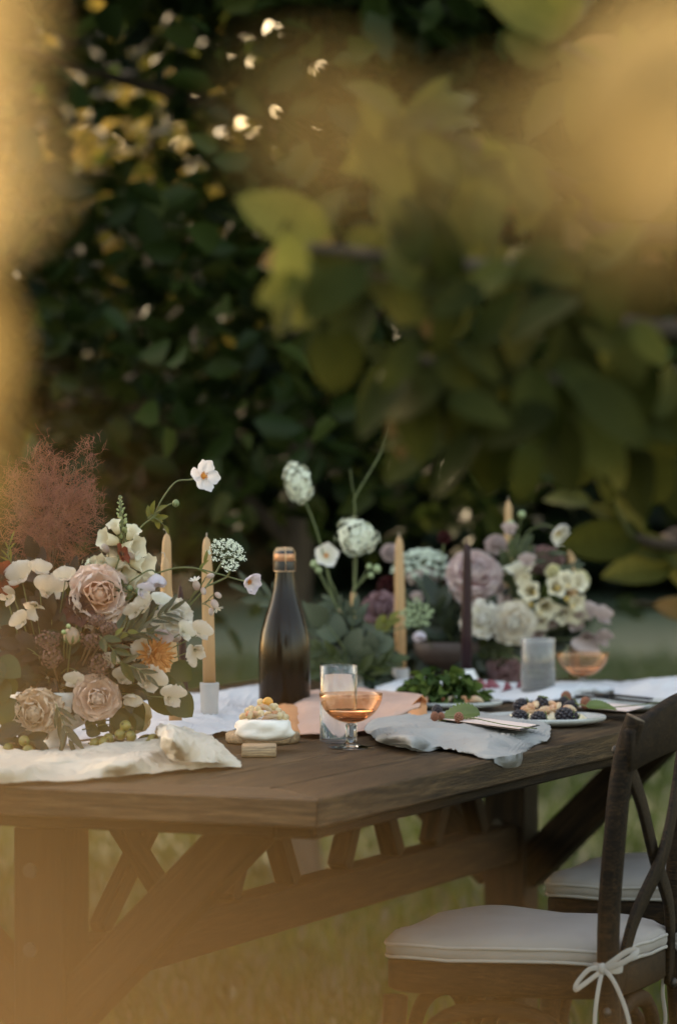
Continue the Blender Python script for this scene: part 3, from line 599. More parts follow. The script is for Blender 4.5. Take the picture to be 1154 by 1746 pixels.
# ---------- cloths ----------
def cmat(name, c1, c2, transl=.15, weave=900, bd=.0006, cr=0.0):
    m, t, b = nodes(name); c = ramp(t, tex(t, 'Noise', 9, 5), [(.3, c2), (.7, c1)]); t.links.new(c, b.inputs['Base Color']); b.inputs['Roughness'].default_value = .95; b.inputs['Specular IOR Level'].default_value = .1
    ad = t.nodes.new('ShaderNodeMath'); ad.operation = 'MULTIPLY_ADD'; ad.inputs[1].default_value = cr
    t.links.new(tex(t, 'Noise', 60, 6, 'Object', (1, 1.6, 1), .65, 1.2), ad.inputs[0]); t.links.new(tex(t, 'Noise', weave, 2), ad.inputs[2]); bump(t, b, ad.outputs[0], bd)
    tr = t.nodes.new('ShaderNodeBsdfTranslucent'); t.links.new(c, tr.inputs[0]); mx = t.nodes.new('ShaderNodeMixShader'); mx.inputs[0].default_value = transl
    t.links.new(b.outputs[0], mx.inputs[1]); t.links.new(tr.outputs[0], mx.inputs[2]); t.links.new(mx.outputs[0], t.nodes['Material Output'].inputs[0]); return m
GAUZE = cmat('cream_gauze', (.86, .80, .69), (.78, .70, .58), .35, 700, .0012, 1.4); LINW = cmat('white_linen', (.74, .73, .74), (.66, .65, .66), .15, 900, .0012, 1.5)
LING = cmat('pale_grey_linen', (.38, .37, .35), (.33, .32, .30), .1, 1100, .0006, .5); PEACH = cmat('peach_linen', (.66, .46, .37), (.60, .40, .31), .25, 1000, .0006, .5)
ORNG = cmat('orange_linen', (.70, .36, .17), (.62, .30, .14), .25, 1000, .0006, .5)
def crv(c, t):
    n = len(c) - 1; x = t * n; i = min(int(x), n - 1); f = x - i; p0, p1, p2, p3 = c[max(i - 1, 0)], c[i], c[i + 1], c[min(i + 2, n)]
    return .5 * ((2 * p1) + (p2 - p0) * f + (2 * p0 - 5 * p1 + 4 * p2 - p3) * f * f + (3 * p1 - p0 - 3 * p2 + p3) * f ** 3)
def sheet(rows, nu, nv, amp=.004, fr=18, seed=0, th=.0012, minz=.0015, aniso=(1, 1, 1), fold=0, fdir=(1, 0), hang=False):
    """rows of control points (px,py,height over the table) -> draped world mesh"""
    rows = [[T(*p) for p in r] for r in rows]; V = []
    for i in range(nu):
        u = i / (nu - 1); cr = [crv(r, u) for r in rows]
        for j in range(nv):
            p = crv(cr, j / (nv - 1)); q = Vector((p.x * fr * aniso[0], p.y * fr * aniso[1], p.z * fr + seed))
            n1 = noise.noise(q); n2 = noise.noise(q * 2.7 + Vector((5, 1, 2))); n3 = 1 - abs(noise.noise(q * 1.6 + Vector((1, 7, 3)))) * 2
            e = min(1, 12 * min(u, 1 - u) + .25) * min(1, 10 * min(j / (nv - 1), 1 - j / (nv - 1)) + .35)
            d = amp * (n1 + .45 * n2 + .6 * n3 * n3); p = p + Vector((amp * n2 * .8, -abs(amp) * n1 * .6, d * e + amp * .3))
            if not hang or (u > 0 and p.z > TZ - .004): p.z = max(p.z, TZ + minz + .0012 * n2 + th)
            V.append(p)
    F = [(a * nv + b, a * nv + b + 1, (a + 1) * nv + b + 1, (a + 1) * nv + b) for a in range(nu - 1) for b in range(nv - 1)]
    return solid((V, F), nu, nv, th)
# cream runner bunched along the left front
rn = thing('table_runner', 'long crumpled cream gauze runner bunched on the left front of the table', 'table runner', T(120, 1310))
def W2(name, VF, m, root, **k): return wobj(name, VF, m, root, **k)
W2('bunched_fold', sheet([[(-90, 1268, .004), (40, 1270, .006), (130, 1272, .01), (220, 1274, .012), (290, 1272, .02), (350, 1276, .015), (396, 1290, .004)],
    [(-90, 1276, .02), (40, 1286, .018), (120, 1284, .016), (200, 1270, .028), (290, 1256, .034), (345, 1268, .036), (402, 1296, .008)],
    [(-90, 1296, .026), (30, 1302, .018), (110, 1298, .022), (210, 1292, .018), (290, 1272, .03), (350, 1284, .026), (408, 1302, .006)],
    [(-90, 1310, .03), (30, 1312, .022), (120, 1308, .016), (210, 1304, .024), (280, 1296, .014), (350, 1298, .016), (410, 1306, .004)],
    [(-90, 1345, .004), (30, 1336, .004), (120, 1333, .004), (210, 1326, .004), (280, 1318, .003), (350, 1312, .003), (410, 1310, .002)]], 210, 80, .0052, 22, 3, aniso=(.9, 1.6, 1)), GAUZE, rn)
W2('gathered_fold', sheet([[(262, 1262, .006), (290, 1262, .02), (320, 1262, .025), (360, 1272, .01), (385, 1290, .004)],
    [(268, 1240, .045), (292, 1240, .052), (325, 1250, .04), (362, 1262, .028), (392, 1290, .008)],
    [(272, 1262, .048), (296, 1262, .056), (330, 1268, .04), (368, 1276, .03), (396, 1296, .008)],
    [(284, 1296, .012), (300, 1300, .016), (335, 1302, .014), (372, 1304, .010), (400, 1305, .003)]], 110, 70, .0048, 24, 11, aniso=(1.9, .8, 1)), GAUZE, rn)
W2('back_fold', sheet([[(-80, 1212, .008), (60, 1204, .012), (180, 1196, .008), (300, 1188, .006), (380, 1180, .008), (450, 1172, .006), (520, 1176, .006)],
    [(-80, 1218, .018), (60, 1216, .014), (180, 1205, .016), (290, 1200, .012), (380, 1190, .014), (450, 1186, .012), (530, 1186, .008)],
    [(-80, 1240, .012), (60, 1240, .02), (180, 1236, .014), (280, 1226, .022), (350, 1226, .018), (420, 1216, .012), (540, 1204, .008)],
    [(-80, 1280, .006), (60, 1278, .01), (180, 1274, .012), (280, 1262, .012), (350, 1256, .008), (420, 1242, .006), (540, 1222, .004)]], 180, 60, .006, 16, 7, aniso=(.6, 1.3, 1)), LINW, rn)
W2('far_fold', sheet([[(640, 1168, .006), (690, 1160, .012), (760, 1160, .01), (840, 1166, .008), (930, 1168, .012), (1000, 1164, .014), (1060, 1166, .010)],
    [(640, 1174, .012), (690, 1168, .02), (760, 1168, .016), (840, 1176, .012), (930, 1176, .018), (1000, 1172, .022), (1060, 1172, .016)],
    [(640, 1190, .004), (700, 1192, .006), (780, 1196, .006), (840, 1196, .004), (930, 1196, .004), (1000, 1190, .004), (1060, 1184, .004)]], 130, 40, .006, 14, 9, aniso=(.8, 1, 1)), LINW, rn)
nk = thing('napkin', 'white linen cloth folded at the far right corner of the table', 'napkin', T(1130, 1180))
W2('cloth', sheet([[(1040, 1170, .004), (1090, 1162, .010), (1154, 1158, .014), (1240, 1160, .012)], [(1044, 1176, .012), (1090, 1166, .026), (1154, 1162, .032), (1240, 1164, .03)],
    [(1048, 1186, .008), (1100, 1184, .014), (1160, 1182, .02), (1240, 1184, .014)], [(1052, 1192, .003), (1100, 1200, .004), (1160, 1206, .004), (1240, 1210, .004)]], 80, 40, .005, 14, 4), LINW, nk)
# peach napkin with frayed edges, rolled over itself
pn = thing('napkin', 'peach linen napkin with frayed edge and orange underside, folded behind the glasses', 'napkin', T(600, 1240))
W2('upper_fold', sheet([[(462, 1196, .002), (530, 1186, .006), (600, 1188, .006), (680, 1196, .004), (722, 1202, .003)],
    [(462, 1192, .014), (530, 1180, .034), (600, 1176, .034), (680, 1182, .034), (720, 1186, .036)],
    [(474, 1206, .008), (520, 1204, .026), (600, 1200, .026), (676, 1206, .030), (716, 1204, .034)],
    [(500, 1252, .003), (540, 1252, .008), (600, 1250, .008), (664, 1240, .004), (694, 1230, .006)]], 110, 50, .003, 14, 2), PEACH, pn)
W2('under_fold', sheet([[(455, 1206, .005), (480, 1198, .018), (505, 1202, .020), (524, 1212, .012)], [(460, 1216, .012), (482, 1208, .022), (505, 1212, .02), (520, 1222, .012)],
    [(470, 1244, .003), (485, 1246, .006), (500, 1250, .006), (512, 1254, .003)]], 40, 30, .002, 20, 5), ORNG, pn)
W2('roll_end', sheet([[(692, 1230, .012), (704, 1232, .014), (716, 1232, .014), (727, 1230, .012)], [(700, 1206, .032), (708, 1202, .034), (718, 1202, .034), (727, 1206, .03)], [(714, 1190, .046), (720, 1187, .048), (724, 1190, .046), (727, 1194, .042)]], 24, 24, .001, 20, 6), ORNG, pn)
fz = []; r_ = random.Random(5)
for (x0, y0, h0), (x1, y1, h1) in (((664, 1240, .008), (694, 1228, .010)), ((694, 1228, .012), (718, 1192, .037)), ((718, 1190, .037), (727, 1226, .010)), ((462, 1190, .016), (512, 1206, .018))):
    for k in range(46):
        t_ = k / 45; a = T(x0 + (x1 - x0) * t_, y0 + (y1 - y0) * t_, h0 + (h1 - h0) * t_) + Vector((0, -.003, 0)); fz.append(tube([a, a + Vector((r_.uniform(-.005, .003), -.001, r_.uniform(-.0055, .003)))], .0009, 3, False))
W2('frayed_edge', join(*fz), PEACH, pn)
# grey napkin hanging over the edge
gn = thing('napkin', 'pale grey linen napkin with one corner hanging over the table edge', 'napkin', T(780, 1270))
W2('cloth', sheet([[(642, 1222, .006), (700, 1216, .012), (780, 1216, .010), (860, 1220, .008), (905, 1224, .008), (934, 1232, .004)],
    [(630, 1232, .014), (690, 1224, .022), (770, 1226, .018), (850, 1232, .020), (905, 1234, .014), (938, 1242, .006)],
    [(622, 1246, .013), (676, 1240, .020), (752, 1242, .024), (830, 1250, .016), (900, 1248, .014), (936, 1262, .006)],
    [(640, 1262, .008), (690, 1258, .022), (750, 1262, .012), (826, 1268, .016), (886, 1268, .006), (920, 1270, .000)],
    [(660, 1272, .003), (706, 1280, .003), (752, 1276, .006), (822, 1290, .003), (876, 1294, -.003), (905, 1284, -.006)],
    [(676, 1276, .002), (722, 1282, .002), (764, 1278, .003), (826, 1296, .001), (878, 1316, -.026), (910, 1298, -.022)]], 150, 70, .0042, 22, 8, aniso=(.5, 1.5, 1), hang=True), LING, gn)
W2('folded_loop', sheet([[(652, 1256, .006), (680, 1250, .016), (708, 1252, .020), (728, 1262, .012)], [(640, 1262, .010), (676, 1256, .024), (706, 1258, .026), (734, 1270, .010)], [(660, 1272, .003), (690, 1270, .014), (704, 1276, .012), (722, 1281, .002)]], 50, 30, .0022, 24, 3), LING, gn)
# menu card on the grey napkin
CARD = plain('pink_card', (.62, .50, .45), (.58, .47, .42), 200, .8); CARDD = plain('dark_card', (.05, .04, .04), None, 50, .7)
mc = thing('menu_card', 'pink menu card over a dark backing card on the grey napkin', 'card', T(830, 1240, .03))
def quadslab(c, th):
    V = [Vector(v) for v in c] + [Vector(v) + Vector((0, 0, th)) for v in c]; return V, [(3, 2, 1, 0), (4, 5, 6, 7), (0, 1, 5, 4), (1, 2, 6, 5), (2, 3, 7, 6), (3, 0, 4, 7)]
W2('backing_card', quadslab([T(733, 1226, .026), T(888, 1247, .024), T(920, 1238, .024), T(770, 1218, .026)], .0012), CARDD, mc, smooth=False)
W2('card', quadslab([T(745, 1226, .0285), T(886, 1244, .0265), T(914, 1237, .0265), T(772, 1219, .0285)], .0012), CARD, mc, smooth=False)
# ---------- board with meringue ----------
tw_b = wood('board_wood', (.34, .22, .12), (.50, .36, .22), (.60, .46, .30), 1.4, .6, .0004, .1, .3)
bd = thing('serving_board', 'small round light wood serving board with a short handle', 'board', T(452, 1275))
bc = T(448, 1266) - bd.location
obj('disc', lathe([(0, 0), (.056, 0), (.0585, .003), (.0585, .013), (.056, .016), (0, .016)], 48), tw_b, bd, loc=bc)
q = T(441, 1292) - bd.location; obj('handle', box(-.026, .026, 0, .06, 0, .0165, .0015), tw_b, bd, loc=q)
MER = plain('meringue', (.82, .78, .72), (.76, .71, .63), 12, .85, .001, 90, .2); cb = T(450, 1262, .016)
mg = thing('meringue_nest', 'white meringue nest topped with currants and peach slices', 'dessert', cb)
def mw(a, z): return 1 + .05 * math.sin(3 * a + z * 220) + .03 * math.sin(7 * a - z * 300) + .04 * noise.noise(Vector((math.cos(a) * 2, math.sin(a) * 2, z * 60)))
obj('meringue', lathe([(0, .001), (.034, .001), (.043, .006), (.0455, .011), (.0425, .0165), (.0435, .020), (.0415, .027), (.037, .031), (.030, .033), (.022, .028), (0, .027)], 64, mw), MER, mg)
CUR = thin('white_currant', (.90, .78, .52), (.95, .86, .64), .6, .15, .04, 0, .5); PSL = thin('peach_slice', (.80, .44, .26), (.88, .70, .48), .35, .3, .15, 0, .5, None, 'X'); PSK = thin('peach_skin', (.72, .20, .10), (.85, .42, .22), .2, .35, .3); GB = thin('golden_berry', (.85, .42, .08), (.85, .48, .12), .3, .25, .05)
r_ = random.Random(2); cm = meshdata('currant', *sphere(.0055, (0, 0, 0), 12, 8), CUR)
for k in range(42):
    a = r_.random() * 6.28; rr = .034 * r_.random() ** .5; z = .036 + .023 * (1 - (rr / .032) ** 2) * r_.uniform(.5, 1) ; link('currant', cm, mg, loc=Vector((rr * math.cos(a), rr * math.sin(a), z)))
obj('golden_berry', sphere(.0082, (0, 0, 0), 14, 10), GB, mg, loc=Vector((.006, -.004, .058)))
def wedge(L=.03, Rr=.012, th=.5):
    V, F = [], []; n = 8
    for i in range(n + 1):
        u = i / n; a = (u - .5) * 2.2; s = max(.05, math.cos((u - .5) * math.pi)) ** .6
        c = Vector((L * .5 * math.sin(a) / math.sin(1.1), L * .35 * (math.cos(a) - 1), 0))
        for dx, dz in ((0, 1), (.5, .75), (.8, 0), (.5, -.75), (0, -1), (-.5, 0)): V.append(c + Vector((0, dx * Rr * s, dz * Rr * s * th)))
    for i in range(n):
        for k in range(6): F.append((i * 6 + k, i * 6 + (k + 1) % 6, (i + 1) * 6 + (k + 1) % 6, (i + 1) * 6 + k))
    F.append(tuple(range(6))[::-1]); F.append(tuple(range(n * 6, n * 6 + 6))); return V, F
wm_ = meshdata('peach_slice', *wedge(.026, .009), PSL); wk_ = meshdata('peach_slice', *wedge(.027, .008, .7), PSK)
for k, (a, rr, z, m_) in enumerate([(-.6, .024, .040, wk_), (-2.0, .022, .042, wm_), (-1.2, .026, .037, wm_), (-2.7, .026, .040, wk_), (.4, .024, .042, wk_), (-1.5, .012, .050, wm_), (2.5, .02, .045, wm_)]):
    link('peach_slice', m_, mg, Matrix.Translation((rr * math.cos(a), rr * math.sin(a), z)) @ Matrix.Rotation(a + 1.3, 4, 'Z') @ Matrix.Rotation(.5 + .4 * math.sin(k * 3), 4, 'X') @ Matrix.Rotation(.3 * math.cos(k * 5), 4, 'Y'))
# ---------- plates ----------
def plate(lab, base, Rr, cat='plate'):
    t = thing('plate', lab, cat, base, 'grey stoneware plates'); obj('dish', lathe([(0, 0), (Rr * .62, 0), (Rr * .7, .002), (Rr * .97, .008), (Rr, .012), (Rr * .992, .0155), (Rr * .96, .0152), (Rr * .88, .010), (Rr * .7, .0065), (0, .006)], 72), PLATE, t); return t
p1 = T(928, 1236, .0); plate('grey plate with blackberries and peach dessert near the table edge', p1, .103)
p2 = T(1068, 1211, .0); plate('grey plate at the right holding dark cutlery', p2, .102)
p3 = T(768, 1209, .0); plate('grey plate under the green salad', p3, .092)
p4 = T(690, 1196); 
BB = plain('blackberry', (.018, .010, .016), (.008, .005, .010), 60, .28, 0, 60, .6); BBR = plain('unripe_berry', (.28, .09, .05), (.18, .08, .03), 60, .4); GRN = plain('calyx_green', (.13, .16, .05), None, 40, .7)
def berry_mesh(name, m):
    o = [sphere(.8, (0, 0, 0), 10, 8, (1, 1, 1.15))]; c = fib(46)
    for x, y, z in c: o.append(sphere(.27, (x * .82, y * .82, z * .98), 7, 5))
    return meshdata(name, *join(*o), m)
bbm = berry_mesh('drupelets', BB); bbr = berry_mesh('drupelets', BBR)
cal = meshdata('calyx', *join(*[tube([(0, 0, .95), (.5 * math.cos(a), .5 * math.sin(a), 1.15), (.9 * math.cos(a), .9 * math.sin(a), 1.05)], [.16, .14, .02], 5) for a in range(0, 6)]), GRN)
def berry(lab, p, rpx, me, rot=0, name='blackberry', calyx=True):
    s = rpx / FPX * p.y; t = thing(name, lab, 'berry', p, 'blackberries'); M = Matrix.Rotation(R(rot), 4, 'Y') @ Matrix.Rotation(rot, 4, 'Z') @ Matrix.Scale(s, 4)
    link('drupelets', me, t, M)
    if calyx: link('calyx', cal, t, M)
for lab, px, py, h, rp, rot in [('blackberry at the upper left of the dessert plate', 888, 1203, .022, 12, 70), ('large blackberry on top in the middle of the dessert', 923, 1203, .030, 13, 10), ('blackberry at the lower left front of the dessert plate', 886, 1222, .018, 12, 100),
    ('blackberry at the front middle of the dessert plate', 918, 1225, .016, 12, 80), ('blackberry at the lower right front of the dessert', 962, 1220, .020, 14, 95), ('wider blackberry next to the one at the lower right front', 975, 1222, .018, 10, 110), ('blackberry at the upper right of the dessert', 972, 1205, .024, 11, 60), ('blackberry at the back right of the dessert', 960, 1198, .026, 9, 40)]:
    berry(lab, T(px, py, h), rp, bbm, rot)
cream_m = plain('cream_dollop', (.80, .70, .50), (.78, .62, .36), 8, .35, .0005, 60, .5); NUT = plain('chopped_nut', (.52, .33, .18), (.38, .22, .12), 60, .7)
des = thing('peach_dessert', 'cream dessert of peach slices and nuts under the blackberries', 'dessert', p1 + Vector((0, 0, .007)))
obj('cream', lathe([(0, 0), (.06, 0), (.062, .003), (.055, .009), (.04, .014), (.02, .017), (0, .018)], 40, lambda a, z: 1 + .12 * math.sin(3 * a + 1) + .08 * math.sin(5 * a)), cream_m, des)
for k in range(9): a = k * .75 + .3; rr = .018 + .022 * (k % 3) / 2; link('peach_slice', wm_, des, Matrix.Translation((rr * math.cos(a), rr * math.sin(a), .02 + .006 * (k % 2))) @ Matrix.Rotation(a * 2, 4, 'Z') @ Matrix.Rotation(.9, 4, 'X') @ Matrix.Scale(1.05, 4))
nm = meshdata('nut', *sphere(.0036, (0, 0, 0), 6, 4, (1.3, 1, .8)), NUT)
for k in range(26): a = r_.uniform(3.6, 5.9); rr = r_.uniform(.028, .056); link('nut', nm, des, Matrix.Translation((rr * math.cos(a), rr * math.sin(a), .016 + .004 * r_.random())) @ Matrix.Rotation(a * 3, 4, 'X'))
# salad
SAL = thin('salad_leaf', (.07, .12, .02), (.13, .19, .04), .35, .6, .4, 0, .12, None, 'Y'); SALD = thin('dark_salad_leaf', (.03, .06, .012), (.05, .09, .02), .3, .6, .3, 0, .12, None, 'Y')
sa = thing('green_salad', 'heap of green salad leaves with herbs on the plate behind the grey napkin', 'salad', p3 + Vector((-.018, .0, .008)))
sm = [meshdata('leaf', *leaf_shape(1, .7, b, .5, 8, 5, 1, .06, k), m) for k, (b, m) in enumerate([(.7, SAL), (1.0, SALD), (.4, SAL), (1.2, SALD)])]
for k in range(260):
    a = r_.random() * 6.28; rr = .066 * r_.random() ** .6; z = .004 + .056 * (1 - (rr / .07) ** 2) * r_.uniform(.0, 1)
    link('leaf', r_.choice(sm), sa, leafmat(Vector((rr * math.cos(a) * 1.15, rr * math.sin(a) * .9, z)), (math.cos(a), math.sin(a), r_.uniform(-.1, 1.0)), Vector((r_.uniform(-1, 1), r_.uniform(-1, 1), .8)), r_.uniform(.016, .034)))
for k in range(6): link('peach_slice', wm_ if k % 2 else wk_, sa, Matrix.Translation((-.045 + .021 * k, -.052 - .004 * (k % 2), .012)) @ Matrix.Rotation(k * 1.3, 4, 'Z') @ Matrix.Rotation(1.1, 4, 'X') @ Matrix.Scale(1.1, 4))
# sprig with serrated leaf and berries on the menu card
BLF = thin('bramble_leaf', (.12, .17, .04), (.17, .22, .06), .3, .45, .3, 0, .4, None, 'Y')
def serr(L, Wd, fold=.2, bend=.35):
    def f(u, v):
        s = v * 2 - 1; w = Wd / 2 * (math.sin(math.pi * u ** .75) ** .7 if 0 < u < 1 else 0) * (1 + .34 * ((u * 11) % 1 - .5) * (abs(s) > .9))
        return Vector((s * w, L * u, -L * bend * u * u + abs(s) * w * fold))
    return grid(67, 7, f)
sp = thing('bramble_sprig', 'bramble sprig with a serrated leaf and berries on the pink card', 'sprig', T(780, 1222, .032)); l = sp.location
wobj('stem', tube(spline([T(915, 1243, .03), T(860, 1236, .032), T(800, 1224, .034), T(760, 1222, .034)], 5), .0008, 6), GRN, sp)
obj('leaf', serr(.064, .05), BLF, sp, leafmat(T(818, 1216, .038) - l, (-1, -.25, .12), Vector((.1, -.5, 1))))
for px, py, h, rp, m_, lb in ((745, 1212, .036, 9, bbm, None), (741, 1222, .034, 7, bbr, 'reddish unripe berry'), (752, 1222, .033, 6, bbr, None), (782, 1224, .034, 8, bbr, 'greenish brown berry')):
    s = rp / FPX * T(px, py, h).y; o = link('berry', m_, sp, Matrix.Translation(T(px, py, h) - l) @ Matrix.Scale(s, 4))
    if lb: o['label'] = lb
sp2 = thing('bramble_sprig', 'bramble sprig with two brown berries lying across the right plate', 'sprig', T(1000, 1200, .03)); l = sp2.location
wobj('stem', tube(spline([T(968, 1196, .03), T(1010, 1206, .03), T(1050, 1206, .028), T(1130, 1198, .028)], 5), .0009, 6), GRN, sp2)
obj('leaf', serr(.05, .034), BLF, sp2, leafmat(T(1000, 1206, .034) - l, (1, .1, .2), Vector((-.2, -.5, 1))))
for px, py in ((965, 1189), (998, 1199)):
    s = 9 / FPX * T(px, py, .03).y; o = link('berry', bbr, sp2, Matrix.Translation(T(px, py, .03) - l) @ Matrix.Scale(s, 4))
mc2 = thing('menu_card', 'pink card lying under the bramble sprig on the right plate', 'card', T(1030, 1208, .018))
W2('card', quadslab([T(985, 1206, .019), T(1070, 1214, .019), T(1100, 1206, .019), T(1030, 1199, .019)], .001), CARD, mc2, smooth=False)
blk = plain('black_cutlery', (.03, .03, .032), (.02, .02, .022), 50, .35, 0, 50, .5, .6)
def knife(lab, a, b, blade=.4, fork=False):
    t = thing('table_fork' if fork else 'table_knife', lab, 'cutlery', a, 'dark cutlery on the right plate'); d = (b - a); L = d.length; M = Matrix.Rotation(math.atan2(d.y, d.x), 4, 'Z')
    obj('handle', box(0, L * .6, -.006, .006, 0, .004, .0015), blk, t, M)
    if fork:
        obj('head', box(L * .6 + .0005, L * .78, -.011, .011, .0, .0022, .0008), blk, t, M)
        for k in range(4): obj('tine', box(L * .781, L, -.0105 + k * .006, -.0075 + k * .006, 0, .002, .0006), blk, t, M)
    else: obj('blade', box(L * .6 + .0005, L, -.008, .008, .0008, .0028, .0008), blk, t, M)
knife('dark table knife nearest the front on the right plate', T(1125, 1202, .017), T(985, 1188, .017)); knife('dark table fork behind the knife on the right plate', T(1110, 1194, .0175), T(998, 1183, .0175), fork=True)
# fallen petals
PMAU = thin('mauve_petal', (.30, .07, .11), (.42, .16, .2), .3, .5, .2, 0, .3, None, 'Y'); pm = meshdata('fallen_petal', *leaf_shape(.03, .024, .6, .5, 6, 5), PMAU)
for k, (px, py, h, a, lb) in enumerate([(806, 1170, .02, 10, 'mauve fallen petal right of the rounded candle holder'), (828, 1172, .02, 40, 'mauve fallen petal farther right of the rounded candle holder'), (795, 1182, .015, 160, 'mauve fallen petal in front of the rounded candle holder'),
        (880, 1172, .02, 20, 'mauve fallen petal left of the hazy water glass'), (858, 1176, .018, 70, 'mauve fallen petal below the fallen rose')]):
    o = link('petal', pm, None, leafmat(T(px, py, h), (math.cos(R(a)), math.sin(R(a)), .1), Vector((0, 1, .3)).normalized())); setp(o, lb, 'petal', 'petals fallen on the white cloth')
# ================= FLOWERS =================
def petal(L=1, Wd=1, bulge=.25, cup=.35, curl=0.0, tip=.75, ruf=0.0, nu=8, nv=7, seed=0, notch=0):
    """petal growing along +Z, bulging outwards (+Y), edges wrapping inwards, tip curling outwards"""
    def f(u, v):
        s = v * 2 - 1; w = Wd / 2 * (.16 + .84 * math.sin(math.pi * min(1, u ** .9 * tip)) ** .8) * (1 - max(0, (u - .82) / .18) ** 2 * .55)
        z = L * (u - (.10 * abs(s) ** 2.5 * (u > .5) * (u - .5) * 2) - notch * L * max(0, u - .7) * (1 - abs(s)))
        y = L * (bulge * math.sin(math.pi * .85 * u) + curl * max(0, u - .55) ** 2 * 4) - cup * w * s * s * (1.2 if u < .8 else 1)
        rr = ruf * u * L * (math.sin(s * 7 + seed) + .6 * math.sin(s * 13 + seed * 2 + u * 5)); return Vector((s * w, y + rr, z + .4 * rr))
    return grid(nu, nv, f)
def PM(name, m, *a, **k): return meshdata(name, *petal(*a, **k), m)
def place(t, me, name, phi, tilt, sc, A, off=0, zo=0, lean=0):
    M = A @ Matrix.Rotation(phi, 4, 'Z') @ Matrix.Translation((0, off, zo)) @ Matrix.Rotation(-tilt, 4, 'X') @ Matrix.Rotation(lean, 4, 'Z') @ Matrix.Scale(sc, 4)
    return link(name, me, t, M)
STEM = plain('stem_green', (.13, .15, .05), (.08, .10, .035), 60, .6); STEMB = plain('stem_brown', (.17, .10, .05), (.10, .06, .035), 60, .7)
SEP = thin('sepal_green', (.10, .13, .04), (.14, .18, .06), .2, .6)
tm = thin
PEACHY = tm('peach_rose_petal', (.92, .38, .18), (.93, .62, .46), .35, .6, .12); MAUVE = tm('mauve_rose_petal', (.78, .50, .38), (.86, .66, .56), .3, .6, .15)
CREAM = tm('cream_petal', (.72, .62, .36), (.86, .80, .62), .35, .55, .12); WHITE = tm('white_petal', (.78, .74, .58), (.88, .85, .80), .35, .55, .10)
LILAC = tm('lilac_petal', (.80, .76, .76), (.80, .74, .84), .4, .5, .12); PINK = tm('pink_petal', (.68, .40, .44), (.82, .68, .68), .35, .6, .15)
CORAL = tm('coral_carnation_petal', (.82, .54, .36), (.88, .70, .54), .3, .7, .15); BURG = tm('burgundy_petal', (.045, .008, .010), (.075, .014, .014), .15, .6, .3)
RUST = tm('rust_petal', (.16, .025, .012), (.26, .05, .022), .2, .7, .25); ORAN = tm('orange_petal', (.75, .28, .07), (.88, .46, .17), .3, .5, .2)
DUSK = tm('dusky_mauve_petal', (.26, .13, .16), (.42, .27, .30), .3, .65, .2); SPEA = tm('sweet_pea_petal', (.80, .68, .50), (.86, .76, .66), .45, .55, .12)
MPEA = tm('mauve_sweet_pea_petal', (.50, .38, .36), (.66, .54, .54), .4, .6, .15); AMMI = plain('ammi_white', (.74, .74, .62), (.56, .60, .42), 200, .8); AMMIG = plain('green_umbel', (.36, .42, .24), (.24, .30, .14), 200, .8)
YEL = plain('stamen_orange', (.72, .28, .03), (.55, .2, .02), 90, .6); YELC = plain('centre_cream_yellow', (.70, .52, .16), (.55, .36, .08), 90, .6); GRC = plain('centre_green', (.20, .24, .10), (.12, .15, .06), 90, .5)
BROWNC = plain('dark_centre', (.07, .03, .015), (.02, .01, .008), 90, .7); SEDM = plain('sedum_florets', (.20, .095, .07), (.10, .05, .04), 260, .8, .001, 300)
cnt = [0]
def rnd(): cnt[0] += 1; return random.Random(cnt[0] * 91 + 5)
_pm = {}
def pmesh(key, m, *a, **k):
    kk = (key, m.name)
    if kk not in _pm: _pm[kk] = PM('petal', m, *a, **k)
    return _pm[kk]
def stem_to(t, p, q, sag=.0, r=.0013, m=None, up=.6, name='stem'):
    """from the bloom p back to q (world)"""
    p, q = Vector(p), Vector(q); mid = (p + q) / 2 + Vector((0, 0, sag)); wobj(name, tube(spline([p, mid, q], 6), r, 6), m or STEM, t)
def start(name, lab, cat, px, py, D, group): return thing(name, lab, cat, P(px, py, D), group)
def rose(lab, px, py, D, rp, az, el, m, to=None, n=34, ruf=.012, op=1.0, name='rose', group=None, inner=None, cat='flower'):
    t = start(name, lab, cat, px, py, D, group); Rr = rp * .84 / FPX * D; A = align(Fdir(az, el)); r = rnd()
    A = A @ Matrix.Translation((0, 0, -Rr * .45))
    mi = [pmesh('ri%d' % k, inner or m, 1, .95, .22, .9, -.02, .7, ruf * .7, 10, 9, k) for k in range(2)]; mo = [pmesh('ro%d' % k, m, 1, 1.25, .26, .42, .14, .74, ruf * 1.6, 11, 11, k * 2) for k in range(3)]
    for i in range(n):
        u = i / (n - 1); ph = i * 2.39996 + r.uniform(-.2, .2); tilt = R(4 + 74 * op * u ** 1.25 + r.uniform(-5, 5))
        L = Rr * (.62 + .52 * u + r.uniform(-.05, .05))
        if u < .5: place(t, mi[i % 2], 'petal', ph, tilt, L, A, Rr * .10 * u * 2, Rr * .12 * (1 - u), r.uniform(-.15, .15))
        else: place(t, mo[i % 3], 'petal', ph, tilt, L, A, Rr * .10, 0, r.uniform(-.1, .1))
    obj('heart', sphere(Rr * .34, (0, 0, Rr * .30), 12, 8, (1, 1, 1.2)), inner or m, t, A)
    for k in range(4): place(t, pmesh('sep', SEP, 1, .3, .1, .2, .1), 'sepal', k * 1.57, R(95), Rr * .6, A, 0, -Rr * .02)
    if to: stem_to(t, P(px, py, D) + (A.to_3x3() @ Vector((0, 0, -Rr * .45))), to, .01, .0016)
    return t
